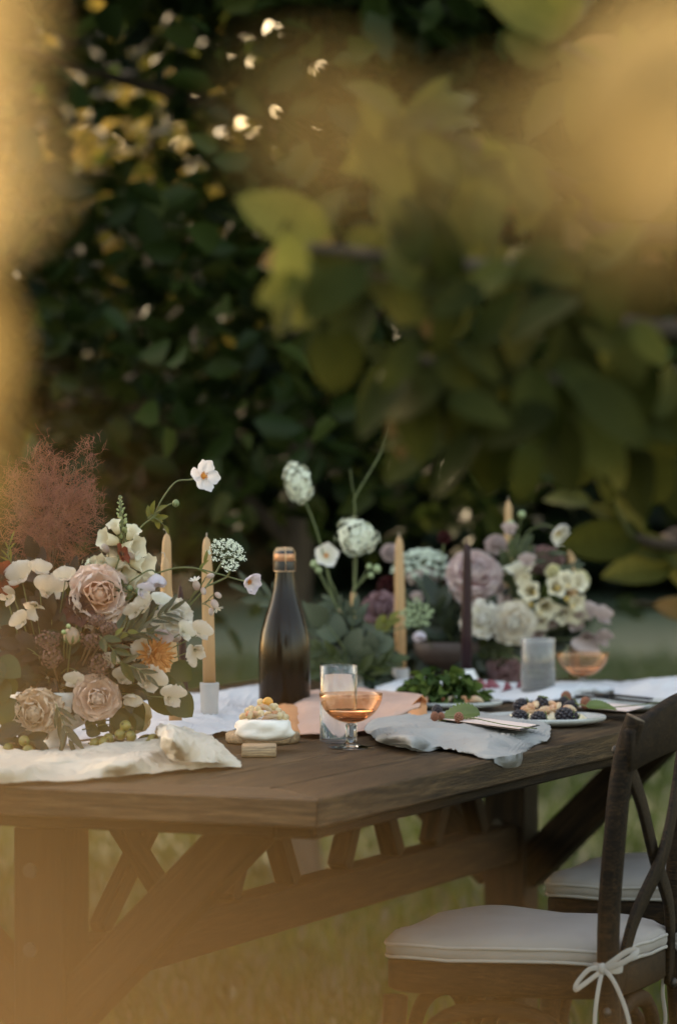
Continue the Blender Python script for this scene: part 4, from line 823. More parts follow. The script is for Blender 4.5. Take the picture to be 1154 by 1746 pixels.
def daisy(name, lab, px, py, D, rp, az, el, m, npet, wd=.5, tilt=75, cm=YEL, to=None, group=None, bulge=.12, ruf=.01, cr=.2, cup=.25, layers=1, stam=True, tip=.75, via=None, curl=.05):
    t = start(name, lab, 'flower', px, py, D, group); Rr = rp / FPX * D; A = align(Fdir(az, el)); r = rnd()
    me = [pmesh('d%s%.2f%d' % (name, wd, k), m, 1, wd, bulge, cup, curl, tip, ruf, 8, 7, k * 1.7) for k in range(3)]
    for ly in range(layers):
        for i in range(npet):
            place(t, me[i % 3], 'petal', (i + .5 * ly) * 6.2832 / npet + r.uniform(-.1, .1), R(tilt - ly * 60 / max(1, layers) + r.uniform(-8, 8)), Rr * (1.02 - .12 * ly + r.uniform(-.07, .07)), A, Rr * .05, 0, r.uniform(-.1, .1))
    obj('centre', join(sphere(Rr * cr * .75, (0, 0, Rr * .06), 10, 7, (1, 1, .8)), *[sphere(Rr * .035, (Rr * cr * 1.0 * math.cos(k * 2.4) * (.6 + .4 * (k % 3) / 2), Rr * cr * math.sin(k * 2.4) * (.6 + .4 * (k % 3) / 2), Rr * (.14 + .07 * (k % 2))), 5, 4) for k in range(26 if stam else 0)]), cm, t, A)
    if to:
        q = [P(px, py, D) + A.to_3x3() @ Vector((0, 0, -Rr * .02))] + [Vector(v) for v in (via or [])] + [Vector(to)]
        wobj('stem', tube(spline(q, 7), .0013, 6), STEM, t)
    return t
def sweet_pea(lab, px, py, D, rp, az, el, m, to=None, group='sweet pea blooms', roll=0, via=None):
    t = start('sweet_pea', lab, 'flower', px, py, D, group); Rr = rp / FPX * D; A = align(Fdir(az, el)) @ Matrix.Rotation(R(roll), 4, 'Z'); r = rnd()
    st = pmesh('sps%d' % (cnt[0] % 3), m, 1, 1.75, .05, .10, .25, .8, .055, 9, 11, cnt[0] % 3); wg = pmesh('spw', m, 1, .85, .25, .5, .05, .8, .04, 8, 7, 1); kl = pmesh('spk', m, 1, .5, .3, 1.0, 0, .8, .01, 7, 5, 1)
    place(t, st, 'petal', 0, R(42), Rr * 1.15, A, 0, 0); place(t, wg, 'petal', R(125), R(35), Rr * .95, A, 0, 0, .3); place(t, wg, 'petal', R(-125), R(38), Rr * .95, A, 0, 0, -.3); place(t, kl, 'petal', R(180), R(25), Rr * .7, A)
    obj('calyx', lathe([(0, -.16 * Rr), (.07 * Rr, -.15 * Rr), (.12 * Rr, 0), (.10 * Rr, .12 * Rr)], 10), SEP, t, A)
    if to: wobj('stem', tube(spline([P(px, py, D)] + [Vector(v) for v in (via or [])] + [Vector(to)], 6), .0010, 6), STEM, t)
    return t
def cluster(name, lab, px, py, D, wp, hp, m, nfl, fs, az=0, el=0, to=None, flat=.7, four=True, group=None, dome=False, via=None, stm=None, tilt=0, cen=None):
    """ball, spike or dome made of small four-petalled florets"""
    t = start(name, lab, 'flower', px, py, D, group); sx, sz = wp / FPX * D, hp / FPX * D; r = rnd(); parts = []; cens = []; rays = []
    Mt = Matrix.Rotation(R(tilt), 3, 'Y')
    for k, (x, y, z) in enumerate(fib(nfl)):
        if dome and z < -.05: continue
        n_ = Vector((x, y, z)); q = .9 + .18 * r.random() if nfl > 95 or not four else .72 + .42 * r.random(); p = Mt @ Vector((x * sx * q, y * sx * flat * q, z * sz * q)); s = fs / FPX * D * (.8 + .5 * r.random()); A = align(Mt @ (n_ + Vector((r.uniform(-.3, .3), r.uniform(-.3, .3), r.uniform(-.3, .3))))); A.translation = p; V, F = [], []
        if four:
            for j in range(4):
                a = j * 1.571 + k; c_, s_ = math.cos(a), math.sin(a); b = len(V)
                for (u, v, w) in ((0, 0, 0), (.45, .42, .12), (1, .3, .10), (1.08, -.1, .02), (.8, -.45, .12), (.3, -.3, .1)): V.append(A @ (Vector((u * c_ - v * s_, u * s_ + v * c_, w)) * s))
                F.append((b, b + 1, b + 2)); F.append((b, b + 2, b + 3)); F.append((b, b + 3, b + 4)); F.append((b, b + 4, b + 5))
            parts.append((V, F)); cens.append(xf(sphere(.18 * s, (0, 0, .12 * s), 5, 3), A))
        else: parts.append(xf(sphere(s, (0, 0, 0), 6, 4), A))
        if k % 4 == 0: rays.append(tube([p * .96, Vector((0, 0, -sz * (.9 if dome else .3)))], .0006, 4, False))
    o = obj('florets', join(*parts), m, t); o['kind'] = 'stuff'
    if four and cen is not False: o2 = obj('floret_centres', join(*cens), cen or AMMIG, t); o2['kind'] = 'stuff'
    if rays: obj('rays', join(*rays), stm or STEM, t)
    if to: wobj('stem', tube(spline([P(px, py, D) + Vector((0, 0, -sz * (.8 if dome else .2)))] + [Vector(v) for v in (via or [])] + [Vector(to)], 7), .0016, 6), stm or STEM, t)
    return t
def umbel(lab, px, py, D, rp, az, el, m, to, nray=30, curv=.35, via=None, floret=1.0, group='umbel flowers', dense=26, name='queen_annes_lace'):
    t = start(name, lab, 'flower', px, py, D, group); Rr = rp / FPX * D; A = align(Fdir(az, el)); r = rnd(); rays, fl = [], []
    hub = Vector((0, 0, -Rr * .75))
    for k in range(nray):
        a = k * 2.4; rr = Rr * math.sqrt((k + .5) / nray); z = -curv * rr * rr / Rr; c = Vector((rr * math.cos(a), rr * math.sin(a), z)); rays.append(tube([hub, hub.lerp(c, .5) + Vector((0, 0, -.04 * Rr)), c], .00045, 3, False))
        for j in range(dense):
            q = c + Vector((r.gauss(0, .075), r.gauss(0, .075), r.gauss(0, .035) + .02)) * Rr * (30 / nray) ** .5; s = .027 * Rr * floret * r.uniform(.7, 1.4)
            B = Matrix.Rotation(r.random() * 3, 3, 'Z'); n_ = Vector((r.uniform(-.5, .5), r.uniform(-.5, .5), 1)); e1 = n_.orthogonal().normalized() * s * 1.5; e2 = n_.cross(e1).normalized() * s * 1.5; nn = n_.normalized() * s * .5
            fl.append(([q, q + e1 + nn, q + e2 + nn, q - e1 + nn, q - e2 + nn], [(0, 1, 2), (0, 2, 3), (0, 3, 4), (0, 4, 1)]))
    o = obj('florets', join(*fl), m, t, A); o['kind'] = 'stuff'; obj('rays', join(*rays), STEM, t, A)
    h = P(px, py, D) + A.to_3x3() @ hub; wobj('stem', tube(spline([h] + [Vector(v) for v in (via or [])] + [Vector(to)], 7), .0015, 6), STEM, t); return t
def bud(lab, px, py, D, rp, m, to=None, name='flower_bud', group='round flower buds', via=None, r=.0011):
    t = start(name, lab, 'bud', px, py, D, group); Rr = rp / FPX * D
    obj('bud', sphere(Rr, (0, 0, 0), 12, 8, (1, 1, 1.1)), m, t)
    obj('calyx', join(*[tube([(0, 0, -Rr * 1.05), (Rr * .9 * math.cos(a), Rr * .9 * math.sin(a), -Rr * .55), (Rr * 1.02 * math.cos(a), Rr * 1.02 * math.sin(a), Rr * .1)], [Rr * .2, Rr * .2, .0002], 5) for a in range(0, 6)]), SEP, t)
    if to: wobj('stem', tube(spline([P(px, py, D)] + [Vector(v) for v in (via or [])] + [Vector(to)], 5), r, 6), STEM, t)
    return t
def bell(t, p, d, L, m, Rr=None, flare=1.25, name='bell'):
    """tubular flower (foxglove like) at world p pointing along d"""
    Rr = Rr or L * .32; A = align(d); A.translation = Vector(p) - t.location
    prof = [(.001, 0), (Rr * .45, L * .04), (Rr * .62, L * .2), (Rr * .85, L * .5), (Rr * .92, L * .75), (Rr * 1.05, L * .9), (Rr * flare, L)]
    o = obj(name, lathe(prof, 18, lambda a, z: 1 + (.16 * math.sin(5 * a) if z > L * .85 else .03 * math.sin(5 * a))), m, t, A)
    obj('calyx', lathe([(0, -L * .04), (Rr * .5, 0), (Rr * .55, L * .1), (Rr * .62, L * .2)], 8), SEP, o); return o
def sprig(lab, pts, m, Ls, name='leafy_sprig', group=None, shape=(1, .35, .3, .2), n=10, r=.0012, stm=None, seed=0, both=True, start_u=.15, spread=.8, alternate=False, cat='foliage'):
    """stem through world points with leaves alternating along it; Ls = leaf length m"""
    pts = [Vector(p) for p in pts]; t = thing(name, lab, cat, pts[0], group); q = spline(pts, 8); rr = rnd(); l = t.location
    wobj('stem', tube(q, [r * (1 - .6 * i / len(q)) for i in range(len(q))], 6), stm or STEM, t); kk = ('lf', m.name, shape)
    if kk not in _pm: _pm[kk] = meshdata('leaf', *leaf_shape(shape[0], shape[1], shape[2], shape[3], 8, 5, 1, .008), m)
    for i in range(n):
        u = start_u + (1 - start_u) * i / max(1, n - 1); j = min(len(q) - 2, int(u * (len(q) - 1))); d = (q[j + 1] - q[j]).normalized()
        for s in ((-1, 1) if both and i < n - 1 else ((-1) ** i,)):
            side = d.cross(Vector((rr.uniform(-.5, .5), -1, rr.uniform(-.5, .5)))).normalized(); dd = d + side * s * spread * (0 if i == n - 1 else 1) * rr.uniform(.7, 1.2) + Vector((0, rr.uniform(-.5, .3), rr.uniform(-.25, .15)))
            link('leaf', _pm[kk], t, leafmat(q[j] - l, dd, Vector((rr.uniform(-.4, .4), -1, rr.uniform(-.2, .9))), Ls * rr.uniform(.7, 1.2)))
    return t
OLIVE = tm('olive_leaf', (.06, .065, .028), (.10, .10, .05), .2, .5, .3, 0, .4, None, 'Y'); GREYL = tm('grey_green_leaf', (.07, .09, .05), (.11, .13, .08), .25, .55, .3, 0, .3, None, 'Y')
DKL = tm('dark_bronze_leaf', (.028, .018, .010), (.05, .03, .018), .15, .55, .4, 0, .3, None, 'Y'); GRL = tm('mid_green_leaf', (.055, .075, .016), (.08, .10, .025), .35, .45, .3, 0, .4, None, 'Y')
DGL = tm('dark_green_leaf', (.016, .026, .009), (.028, .04, .015), .2, .45, .35, 0, .4, None, 'Y'); YGL = tm('yellow_green_leaf', (.17, .18, .03), (.24, .24, .045), .4, .5, .3, 0, .3, None, 'Y')
# ---------------- LEFT BOUQUET ----------------
VD = 5.76; vb = T(92, 1290); vl = thing('compote_vase', 'white footed ceramic bowl vase under the large left bouquet', 'vase', vb)
obj('bowl', lathe([(0, 0), (.034, 0), (.036, .003), (.026, .010), (.016, .02), (.015, .028), (.022, .036), (.045, .048), (.062, .066), (.068, .088), (.070, .1), (.067, .1), (.064, .088), (.055, .068), (.03, .052), (0, .05)], 48), CERW, vl)
VL = vb + Vector((0, 0, .075)); vD = vb.y
def toL(px=95, py=1200): return P(px, py, vD)
# smoke bush: a cloud of hair-fine threads
def plume(lab, px, py, D, wp, hp, n, name='smoke_bush_plume'):
    t = start(name, lab, 'foliage', px, py, D, None); r = random.Random(9); sx, sz = wp / FPX * D, hp / FPX * D; V, F = [], []
    def strand(p, d, L, depth):
        seg = 4; q = [p]
        for i in range(seg): d = (d + Vector((r.gauss(0, .28), r.gauss(0, .28), r.gauss(0, .28)))).normalized(); q.append(q[-1] + d * L / seg)
        a = tube(q, [.00024] * seg + [.0001], 3, False); b = len(V); V.extend(a[0]); F.extend([tuple(i + b for i in f) for f in a[1]])
        if depth:
            for k in range(depth): j = r.randrange(1, seg); strand(q[j], (d + Vector((r.gauss(0, 1), r.gauss(0, 1), r.gauss(0, 1)))).normalized(), L * .6, depth - 2)
    for k in range(n):
        x, y, z = r.gauss(0, .46), r.gauss(0, .46), r.gauss(0, .46)
        if x * x + y * y + z * z > 1: continue
        p = Vector((x * sx, y * sx, z * sz)); strand(p, (p.normalized() + Vector((r.gauss(0, .6), r.gauss(0, .6), r.gauss(0, .6) + .2))).normalized(), .026 * r.uniform(.6, 1.3), 3)
    for (cx, cz, nn) in ((.75, 1.0, 40), (-.2, .95, 50), (-.8, .55, 60), (.85, .2, 60)):
        for k in range(nn): p = Vector((cx * sx + r.gauss(0, .009), r.gauss(0, .01), cz * sz + r.gauss(0, .012))); strand(p, Vector((r.gauss(.1, .4), r.gauss(0, .4), 1)).normalized(), .02 * r.uniform(.6, 1.3), 2)
    m = plain('smoke_thread', (.36, .15, .085), (.21, .09, .075), 25, .8, 0, 60, .15); o = obj('threads', (V, F), m, t); o['kind'] = 'stuff'
    br = []
    for k in range(9): a = r.uniform(-1, 1); br.append(tube(spline([(0, 0, -sz * 1.15), (a * sx * .3, r.uniform(-.01, .01), -sz * .2), (a * sx * .8, r.uniform(-.02, .02), sz * r.uniform(.3, .85))], 5), .0007, 4))
    obj('twigs', join(*br), STEMB, t); return t
plume('rusty pink cloud of smoke bush rising highest in the left bouquet', 88, 876, vD + .06, 80, 98, 1150)
rose('large peach and pink ruffled rose at the centre of the left bouquet', 170, 1014, vD - .08, 56, 12, 8, tm('blush_petal', (.92, .50, .30), (.93, .76, .68), .35, .6, .10), toL(110, 1180), 40, .03, 1.12, inner=PEACHY)
rose('dusky pink garden rose low in the left bouquet', 166, 1191, vD - .09, 43, 8, 0, MAUVE, toL(110, 1230), 38, .012, 1.05)
rose('ruffled coral carnation at the lower left above the white vase', 58, 1216, vD - .09, 46, -10, 5, CORAL, toL(90, 1240), 46, .05, 1.15, name='carnation')
# foxglove / snapdragon spike
fx = start('foxglove', 'cream foxglove spike with green buds above the peach rose', 'flower', 212, 950, vD + .0, None); l = fx.location
sa_, sb_ = P(205, 845, vD + .01), P(222, 1040, vD + .01); wobj('stem', tube(spline([sa_, P(209, 900, vD), sb_, P(170, 1150, vD)], 6), .0022, 7), STEM, fx); r_ = random.Random(4)
GBUD = plain('green_bud', (.38, .42, .20), (.24, .30, .10), 60, .6); bm_ = meshdata('bud', *sphere(1, (0, 0, 0), 8, 6, (.62, .62, 1)), GBUD)
for k in range(34):
    u = (k / 33) ** 1.0; py = 848 + 78 * u; a = k * 2.4; s = (1.6 + 5.2 * u) / FPX * vD; p = P(205 + 6 * u + math.cos(a) * (3 + 10 * u), py, vD + math.sin(a) * .008); link('bud', bm_, fx, align(Vector((math.cos(a), math.sin(a) * .8, .9))) and (Matrix.Translation(p - l) @ align(Vector((math.cos(a), math.sin(a), .9))) @ Matrix.Scale(s, 4)))
for px, py, dx, dz, L in [(195, 922, -.9, .25, 34), (222, 915, .5, .9, 26), (200, 905, -.4, .9, 24), (215, 935, .9, .1, 40), (232, 960, .95, -.2, 40), (196, 958, -.8, -.2, 38), (225, 985, .9, -.45, 44), (205, 985, -.3, -.8, 44), (192, 1000, -.9, -.4, 40), (222, 1012, .6, -.8, 46), (178, 968, -.9, .1, 34), (168, 985, -.8, -.3, 36), (210, 960, .1, -.5, 36), (185, 1000, -.1, -.9, 40)]:
    bell(fx, P(px - dx * L * .3, py + dz * L * .3, vD - .01), (dx, -.65, dz), L / FPX * vD * 1.05, CREAM, flare=1.6)
# anemones
def wp(*a): return [P(px, py, vD + d) for px, py, d in a]
ORS = YEL
daisy('anemone', 'white anemone with orange centre on the tall arching stem of the left bouquet', 346, 812, vD - .02, 29, 42, 12, tm('anemone_white', (.84, .80, .82), (.86, .84, .86), .45, .5, .08), 6, .8, 62, ORS, toL(120, 1180), None, .22, .015, .24, .3, via=wp((325, 818, 0), (300, 822, 0), (276, 852, 0), (262, 880, 0), (235, 905, 0), (175, 985, 0), (150, 1040, 0)))
daisy('anemone', 'half open lilac white anemone at the far right tip of the left bouquet', 424, 992, vD - .02, 22, 38, -12, LILAC, 6, .85, 42, ORS, toL(130, 1150), None, .25, .015, .2, .4, via=wp((405, 988, 0), (370, 978, 0), (325, 968, 0), (285, 972, 0), (240, 995, 0), (190, 1060, 0)))
daisy('anemone', 'closed lilac anemone bell hanging left of the bent-wick candle', 266, 978, vD - .05, 26, 20, -75, LILAC, 7, .95, 22, GRC, toL(130, 1180), None, .30, .01, .1, .5, via=wp((258, 972, -.05), (240, 980, -.05), (205, 1010, -.04), (170, 1080, -.03)))
bud('round grey green bud on the arching stem just left of the white anemone', 300, 858, vD, 6, GRC, P(258, 886, vD), via=wp((285, 862, 0)))
bud('grey green bud beside the peach rose in the left bouquet', 236, 1010, vD - .06, 7, GRC, P(205, 1010, vD - .04)); bud('small pale bud in front of the peach rose', 222, 1003, vD - .07, 5, GRC, P(205, 1012, vD - .04))
sprig('yellowing leaves on the arching anemone stem', wp((252, 884, 0), (259, 878, 0), (266, 872, 0)), YGL, .022, n=3, shape=(1, .4, .3, .3), spread=1.3)
sprig('small yellow tipped leaves near the round bud on the arching stem', wp((262, 882, 0), (272, 888, 0), (280, 896, 0)), YGL, .02, n=2, shape=(1, .4, .3, .3), spread=.7)
sprig('narrow leaves where the long anemone stem crosses the tallest candle', wp((338, 972, 0), (345, 968, 0), (348, 960, 0)), YGL, .02, n=2, shape=(1, .25, .3, .3), spread=.9)
sprig('dark divided leaves in front of the peach rose', wp((232, 1012, -.07), (212, 1008, -.07), (195, 1000, -.07)), GRL, .022, n=3, shape=(1, .5, .3, .3), spread=1.2)
umbel("white queen anne's lace umbel right of the tallest tan candle", 392, 936, vD + .02, 33, 28, 38, AMMI, P(250, 1100, vD), 26, .5, via=wp((352, 1000, 0), (310, 1045, 0)))
umbel("tiny greenish umbel just under the white queen anne's lace", 392, 967, vD - .01, 12, 10, 60, AMMI, P(352, 1000, vD), 10, .4, via=wp((385, 985, 0),), floret=2.4, dense=9)
# campion
CAMP = tm('campion_bladder', (.62, .46, .42), (.74, .62, .56), .4, .5, .15)
for k, (px, py, dx, dz, rp, lb, to_) in enumerate([(335, 998, -.2, .8, 8, 'white campion touching the tallest candle on its left side', (325, 1020)), (347, 1008, .2, -.6, 6, 'pinkish campion pod crossing the tallest candle', (325, 1022)), (359, 982, .8, .2, 6, 'pinkish campion pod high on the tallest candle', (348, 990)), (372, 1015, .7, -.5, 6, 'small pink campion pod right of the tallest candle', (350, 1030)),
        (366, 1030, .5, -.8, 8, 'white fringed campion dangling right of the tallest candle', (345, 1030)), (360, 1043, .1, -.9, 6, 'lowest campion pod beside the tallest candle', (345, 1030)), (222, 948, .9, -.1, 9, 'lilac fringed campion among the foxglove bells', (190, 990)), (180, 935, -.5, .7, 8, 'lilac campion pod left of the foxglove spike', (190, 990)), (272, 1160, .3, -.8, 8, 'cream campion pod under the orange dahlia', (240, 1150)), (300, 1088, .6, .1, 9, 'pale campion pod right of the white rose', (262, 1100))]):
    t = start('campion', lb, 'flower', px, py, vD - .03, 'campion pods'); s = rp / FPX * vD; d = Vector((dx, -.3, dz)).normalized(); A = align(d)
    obj('pod', sphere(s, (0, 0, 0), 12, 8, (.8, .8, 1.15)), CAMP, t, A)
    if k in (0, 4, 6): [place(t, pmesh('camp', WHITE, 1, .35, .1, .1, .1), 'petal', j * .785, R(60), s * 1.5, A, 0, s) for j in range(8)]
    stem_to(t, P(px, py, vD - .03) - d * s, P(*to_, vD), .002, .0008); 
    if k == 3: pass
wobj('branching_stem', tube(spline(wp((200, 1150, 0), (262, 1100, 0), (325, 1022, 0), (348, 990, 0)), 6), .0012, 6), STEM, bpy.data.objects['campion'])
# white garden rose & sweet peas on the right of the left bouquet
rose('white garden rose right of the peach rose', 300, 1052, vD - .04, 38, 20, 10, WHITE, toL(150, 1190), 16, .045, 1.15)
SP = [(38, 990, 30, -30, 30, 0, 'cream sweet pea at the upper left of the left bouquet', SPEA), (67, 978, 22, 30, 45, 20, 'cream sweet pea standing upright under the smoke bush', SPEA), (24, 1018, 22, -50, -10, -20, 'small cream sweet pea at the left edge under the red flower', SPEA),
      (82, 1012, 30, 20, 20, 10, 'large ivory sweet pea left of the dark cosmos', SPEA), (62, 1032, 24, -30, -20, 160, 'lower ivory sweet pea left of the dark cosmos', SPEA), (338, 1082, 22, 40, 20, 10, 'white sweet pea overlapping the tallest tan candle', SPEA), (332, 1108, 24, 30, -25, 150, 'lower cream sweet pea beside the tallest tan candle', SPEA),
      (252, 1108, 26, -30, -15, 30, 'white sweet pea across the orange dahlia', SPEA), (252, 1163, 30, 10, 5, -20, 'creamy sweet pea below the orange dahlia', SPEA), (288, 1190, 26, 30, -5, 20, 'cream sweet pea lowest on the right, above the cloth', SPEA), (226, 1184, 20, -20, -50, 170, 'cream sweet pea drooping right of the dusky rose', SPEA),
      (183, 1130, 17, 30, 10, 0, 'tiny white blossom above the dusky rose', SPEA), (90, 1178, 24, 20, 10, -10, 'beige sweet pea above the coral carnation', SPEA), (80, 1206, 22, 30, -20, 140, 'beige sweet pea overlapping the coral carnation', SPEA), (248, 1034, 19, -20, 30, 20, 'blush sweet pea right of the peach rose', SPEA), (232, 1045, 18, -30, 0, 0, 'small blush bloom under the peach rose', SPEA), (240, 1005, 20, 40, -20, 20, 'pale pink blossom behind the grey buds', LILAC), (278, 1075, 20, -10, -40, 170, 'beige pea blossom on the white rose', MPEA), (50, 1180, 18, -10, 40, 0, 'faded beige blossom above the carnation', SPEA), (246, 1085, 16, 0, 0, 60, 'blush pea bloom left of the white rose', SPEA),
      (208, 1160, 22, 25, 20, 20, 'ivory sweet pea at the upper right of the dusky rose', SPEA), (128, 1168, 20, -20, 30, -20, 'cream sweet pea left above the dusky rose', SPEA), (112, 988, 20, -10, 40, 0, 'ivory sweet pea at the top left of the peach rose', SPEA), (40, 1062, 20, -30, 10, 10, 'faint cream sweet pea low at the left of the bouquet', SPEA), (272, 1030, 18, 20, 40, 0, 'white pea blossom on top of the white garden rose', WHITE), (312, 1078, 22, 30, 0, -10, 'white pea blossom right below the white garden rose', WHITE), (20, 1150, 22, -20, 10, 0, 'beige sweet pea at the left edge above the carnation', SPEA), (104, 1222, 18, 10, 10, 20, 'cream sweet pea between the carnation and the dusky rose', SPEA)]
for px, py, rp, az, el, ro, lb, m in SP: sweet_pea(lb, px, py, vD - .07 if px > 100 else vD - .03, rp, az, el, m, toL(150 if px > 150 else 80, 1180), roll=ro)
daisy('cosmos', 'dark burgundy cosmos left of the peach rose', 136, 1040, vD - .08, 29, -5, 0, BURG, 8, .75, 78, BROWNC, toL(110, 1180), 'dark cosmos', .08, .02, .22)
daisy('cosmos', 'rust red cosmos at the far left edge of the left bouquet', 2, 985, vD - .03, 30, 25, 5, RUST, 8, .7, 75, BROWNC, toL(60, 1180), 'dark cosmos', .1, .02, .22)
daisy('cosmos', 'dark red cosmos seen from the side among the foxglove bells', 206, 945, vD - .05, 20, 65, 25, RUST, 7, .7, 70, BROWNC, toL(140, 1150), 'dark cosmos', .1, .02, .22)
rose('dark burgundy dahlia between the sedum and the orange dahlia', 216, 1108, vD - .06, 36, 20, 5, BURG, toL(140, 1200), 44, .02, 1.2, name='dahlia')
rose('very dark dahlia under the cosmos in the left bouquet', 120, 1078, vD - .04, 30, 0, 0, BURG, toL(110, 1200), 34, .02, 1.2, name='dahlia')
t = daisy('chrysanthemum', 'orange quilled chrysanthemum at the right of the left bouquet', 266, 1118, vD - .07, 38, 38, -5, ORAN, 19, .16, 96, ORAN, toL(150, 1190), None, .12, .0, .15, .6, 4, True, .7, None, -.1)
for k, (px, py, wp_, hp_, lb) in enumerate([(82, 1092, 24, 18, 'dusky brown sedum head under the cosmos'), (88, 1120, 20, 20, 'brown sedum head lower left of the round bud'), (160, 1092, 24, 16, 'dusky brown sedum head right of the round bud'), (185, 1072, 18, 12, 'small sedum head under the peach rose'), (170, 1135, 20, 22, 'dark mauve sedum head above the dusky rose'), (165, 1058, 16, 12, 'small brown sedum tuft at the lower edge of the peach rose')]):
    cluster('sedum', lb, px, py, vD - .09, wp_, hp_, SEDM, 90, 2.6, to=toL(110, 1200), flat=.9, group='sedum heads', cen=False, stm=STEMB)
bud('pearly striped round bud in the middle of the left bouquet', 122, 1084, vD - .11, 14, plain('pearly_bud', (.40, .26, .17), (.20, .14, .08), 10, .35, sc=(6, 6, 1)), toL(110, 1200))
bud('small green seed head on a thin stem above the round bud', 109, 1078, vD - .12, 4, GBUD, toL(110, 1150)); bud('second small seed head beside the round bud', 117, 1068, vD - .12, 4, GBUD, toL(112, 1150))
# foliage of the left bouquet
def fill(prefix, cx, cy, D0, n, rx, ry, m, L, label, group, seed, shape, low=0, dd=.05, stm=None, leaves=7):
    r = random.Random(seed)
    for k in range(n):
        a = (k + r.random() * .6) / n * 6.283; ex, ey = cx + rx * math.cos(a) * r.uniform(.5, 1), cy - ry * math.sin(a) * r.uniform(.5, 1); d1 = r.uniform(-dd, dd)
        sprig(label, [P(cx + (ex - cx) * .1, cy + low, D0), P((cx + ex) / 2, (cy + low * .5 + ey) / 2 - 6, D0 + d1 * .6), P(ex, ey, D0 + d1)], m, L, name=prefix, group=group, shape=shape, n=leaves, seed=k, stm=stm)
fill('leafy_sprig', 95, 1110, vD + .03, 15, 100, 100, DKL, .036, 'dark bronze leafy sprig filling the middle of the left bouquet', 'bronze sprigs in the left bouquet', 1, (1, .55, .3, .2), 40)
fill('leafy_sprig', 90, 1120, vD - .03, 13, 80, 80, DKL, .034, 'dark bronze leafy sprig filling the middle of the left bouquet', 'bronze sprigs in the left bouquet', 21, (1, .55, .3, .2), 40)
fill('leafy_sprig', 120, 1150, vD - .02, 9, 120, 80, DGL, .036, 'dark green leafy sprig filling the lower part of the left bouquet', 'green sprigs in the left bouquet', 2, (1, .5, .3, .2), 40)
BIGL = (1, .85, .25, .12)
for pts, m, L, n, lb, sh in [(wp((210, 1090, -.08), (250, 1062, -.09), (292, 1040, -.09)), OLIVE, .032, 7, 'olive leaf sprig pointing right under the peach rose', (1, .2, .15, .2)), (wp((180, 1105, -.1), (222, 1082, -.1), (262, 1078, -.1)), OLIVE, .03, 6, 'olive leaf sprig in front of the dark dahlia', (1, .2, .15, .2)),
        (wp((200, 1130, -.1), (228, 1138, -.1), (250, 1152, -.1)), OLIVE, .03, 4, 'short olive sprig below the white sweet pea', (1, .25, .15, .2)), (wp((95, 1200, -.12), (108, 1232, -.12), (118, 1262, -.13)), OLIVE, .036, 5, 'grey olive leaves hanging over the white vase', (1, .2, .15, .2)),
        (wp((220, 1100, .0), (270, 1110, .0), (296, 1132, .0)), GRL, .048, 2, 'broad round green leaf beside the orange chrysanthemum', BIGL), (wp((220, 1150, .0), (262, 1162, .0), (290, 1182, .0)), GRL, .050, 3, 'broad green leaf behind the lowest sweet pea', BIGL),
        (wp((215, 1190, -.03), (218, 1215, -.03), (212, 1232, -.04)), GRL, .04, 4, 'green leaves under the drooping sweet pea', BIGL), (wp((170, 1085, -.1), (190, 1105, -.11), (208, 1130, -.11)), GRL, .034, 3, 'serrated green leaves left of the dark dahlia', (1, .35, .2, .3)),
        (wp((-10, 1120, -.08), (4, 1150, -.08), (10, 1190, -.08)), GRL, .05, 3, 'broad dull green leaves at the left edge', BIGL), (wp((195, 1085, -.11), (206, 1080, -.11), (218, 1078, -.11)), YGL, .022, 2, 'small yellow green serrated leaves under the peach rose', (1, .5, .2, .3)),
        (wp((20, 960, -.02), (14, 945, -.02), (18, 925, -.02)), YGL, .02, 4, 'thin dry tendrils at the upper left edge', (1, .15, .2, .2)), (wp((95, 990, .0), (70, 975, .0), (60, 950, 0)), DKL, .035, 4, 'bronze leaves under the smoke bush', (1, .6, .2, .2)), (wp((120, 1000, .0), (130, 975, .0), (150, 960, 0)), DKL, .03, 4, 'small bronze leaves between smoke bush and foxglove', (1, .5, .2, .2)),
        (wp((230, 1040, -.03), (222, 1028, -.04), (215, 1020, -.05)), GRL, .03, 3, 'small round green leaves right of the peach rose', (1, .6, .2, .2))]:
    sprig(lb, pts, m, L, shape=sh, n=n, spread=.6)
PALEP = tm('pale_yellow_petal', (.70, .56, .26), (.78, .66, .40), .45, .5, .1)
daisy('poppy', 'pale yellow papery bloom behind the lower sweet peas near the cloth', 232, 1226, vD + .02, 34, -10, 20, PALEP, 5, 1.1, 55, YELC, toL(150, 1230), None, .2, .03, .12, .3)
# white statice layer behind peas
cluster('statice', 'band of tiny white florets behind the sweet peas under the smoke bush', 92, 984, vD + .03, 40, 10, AMMI, 120, 3.2, to=toL(100, 1150), flat=.6)
cluster('statice', 'tuft of cream florets left of the foxglove bells', 168, 965, vD - .01, 26, 16, AMMI, 90, 3.4, to=toL(120, 1150), flat=.6)
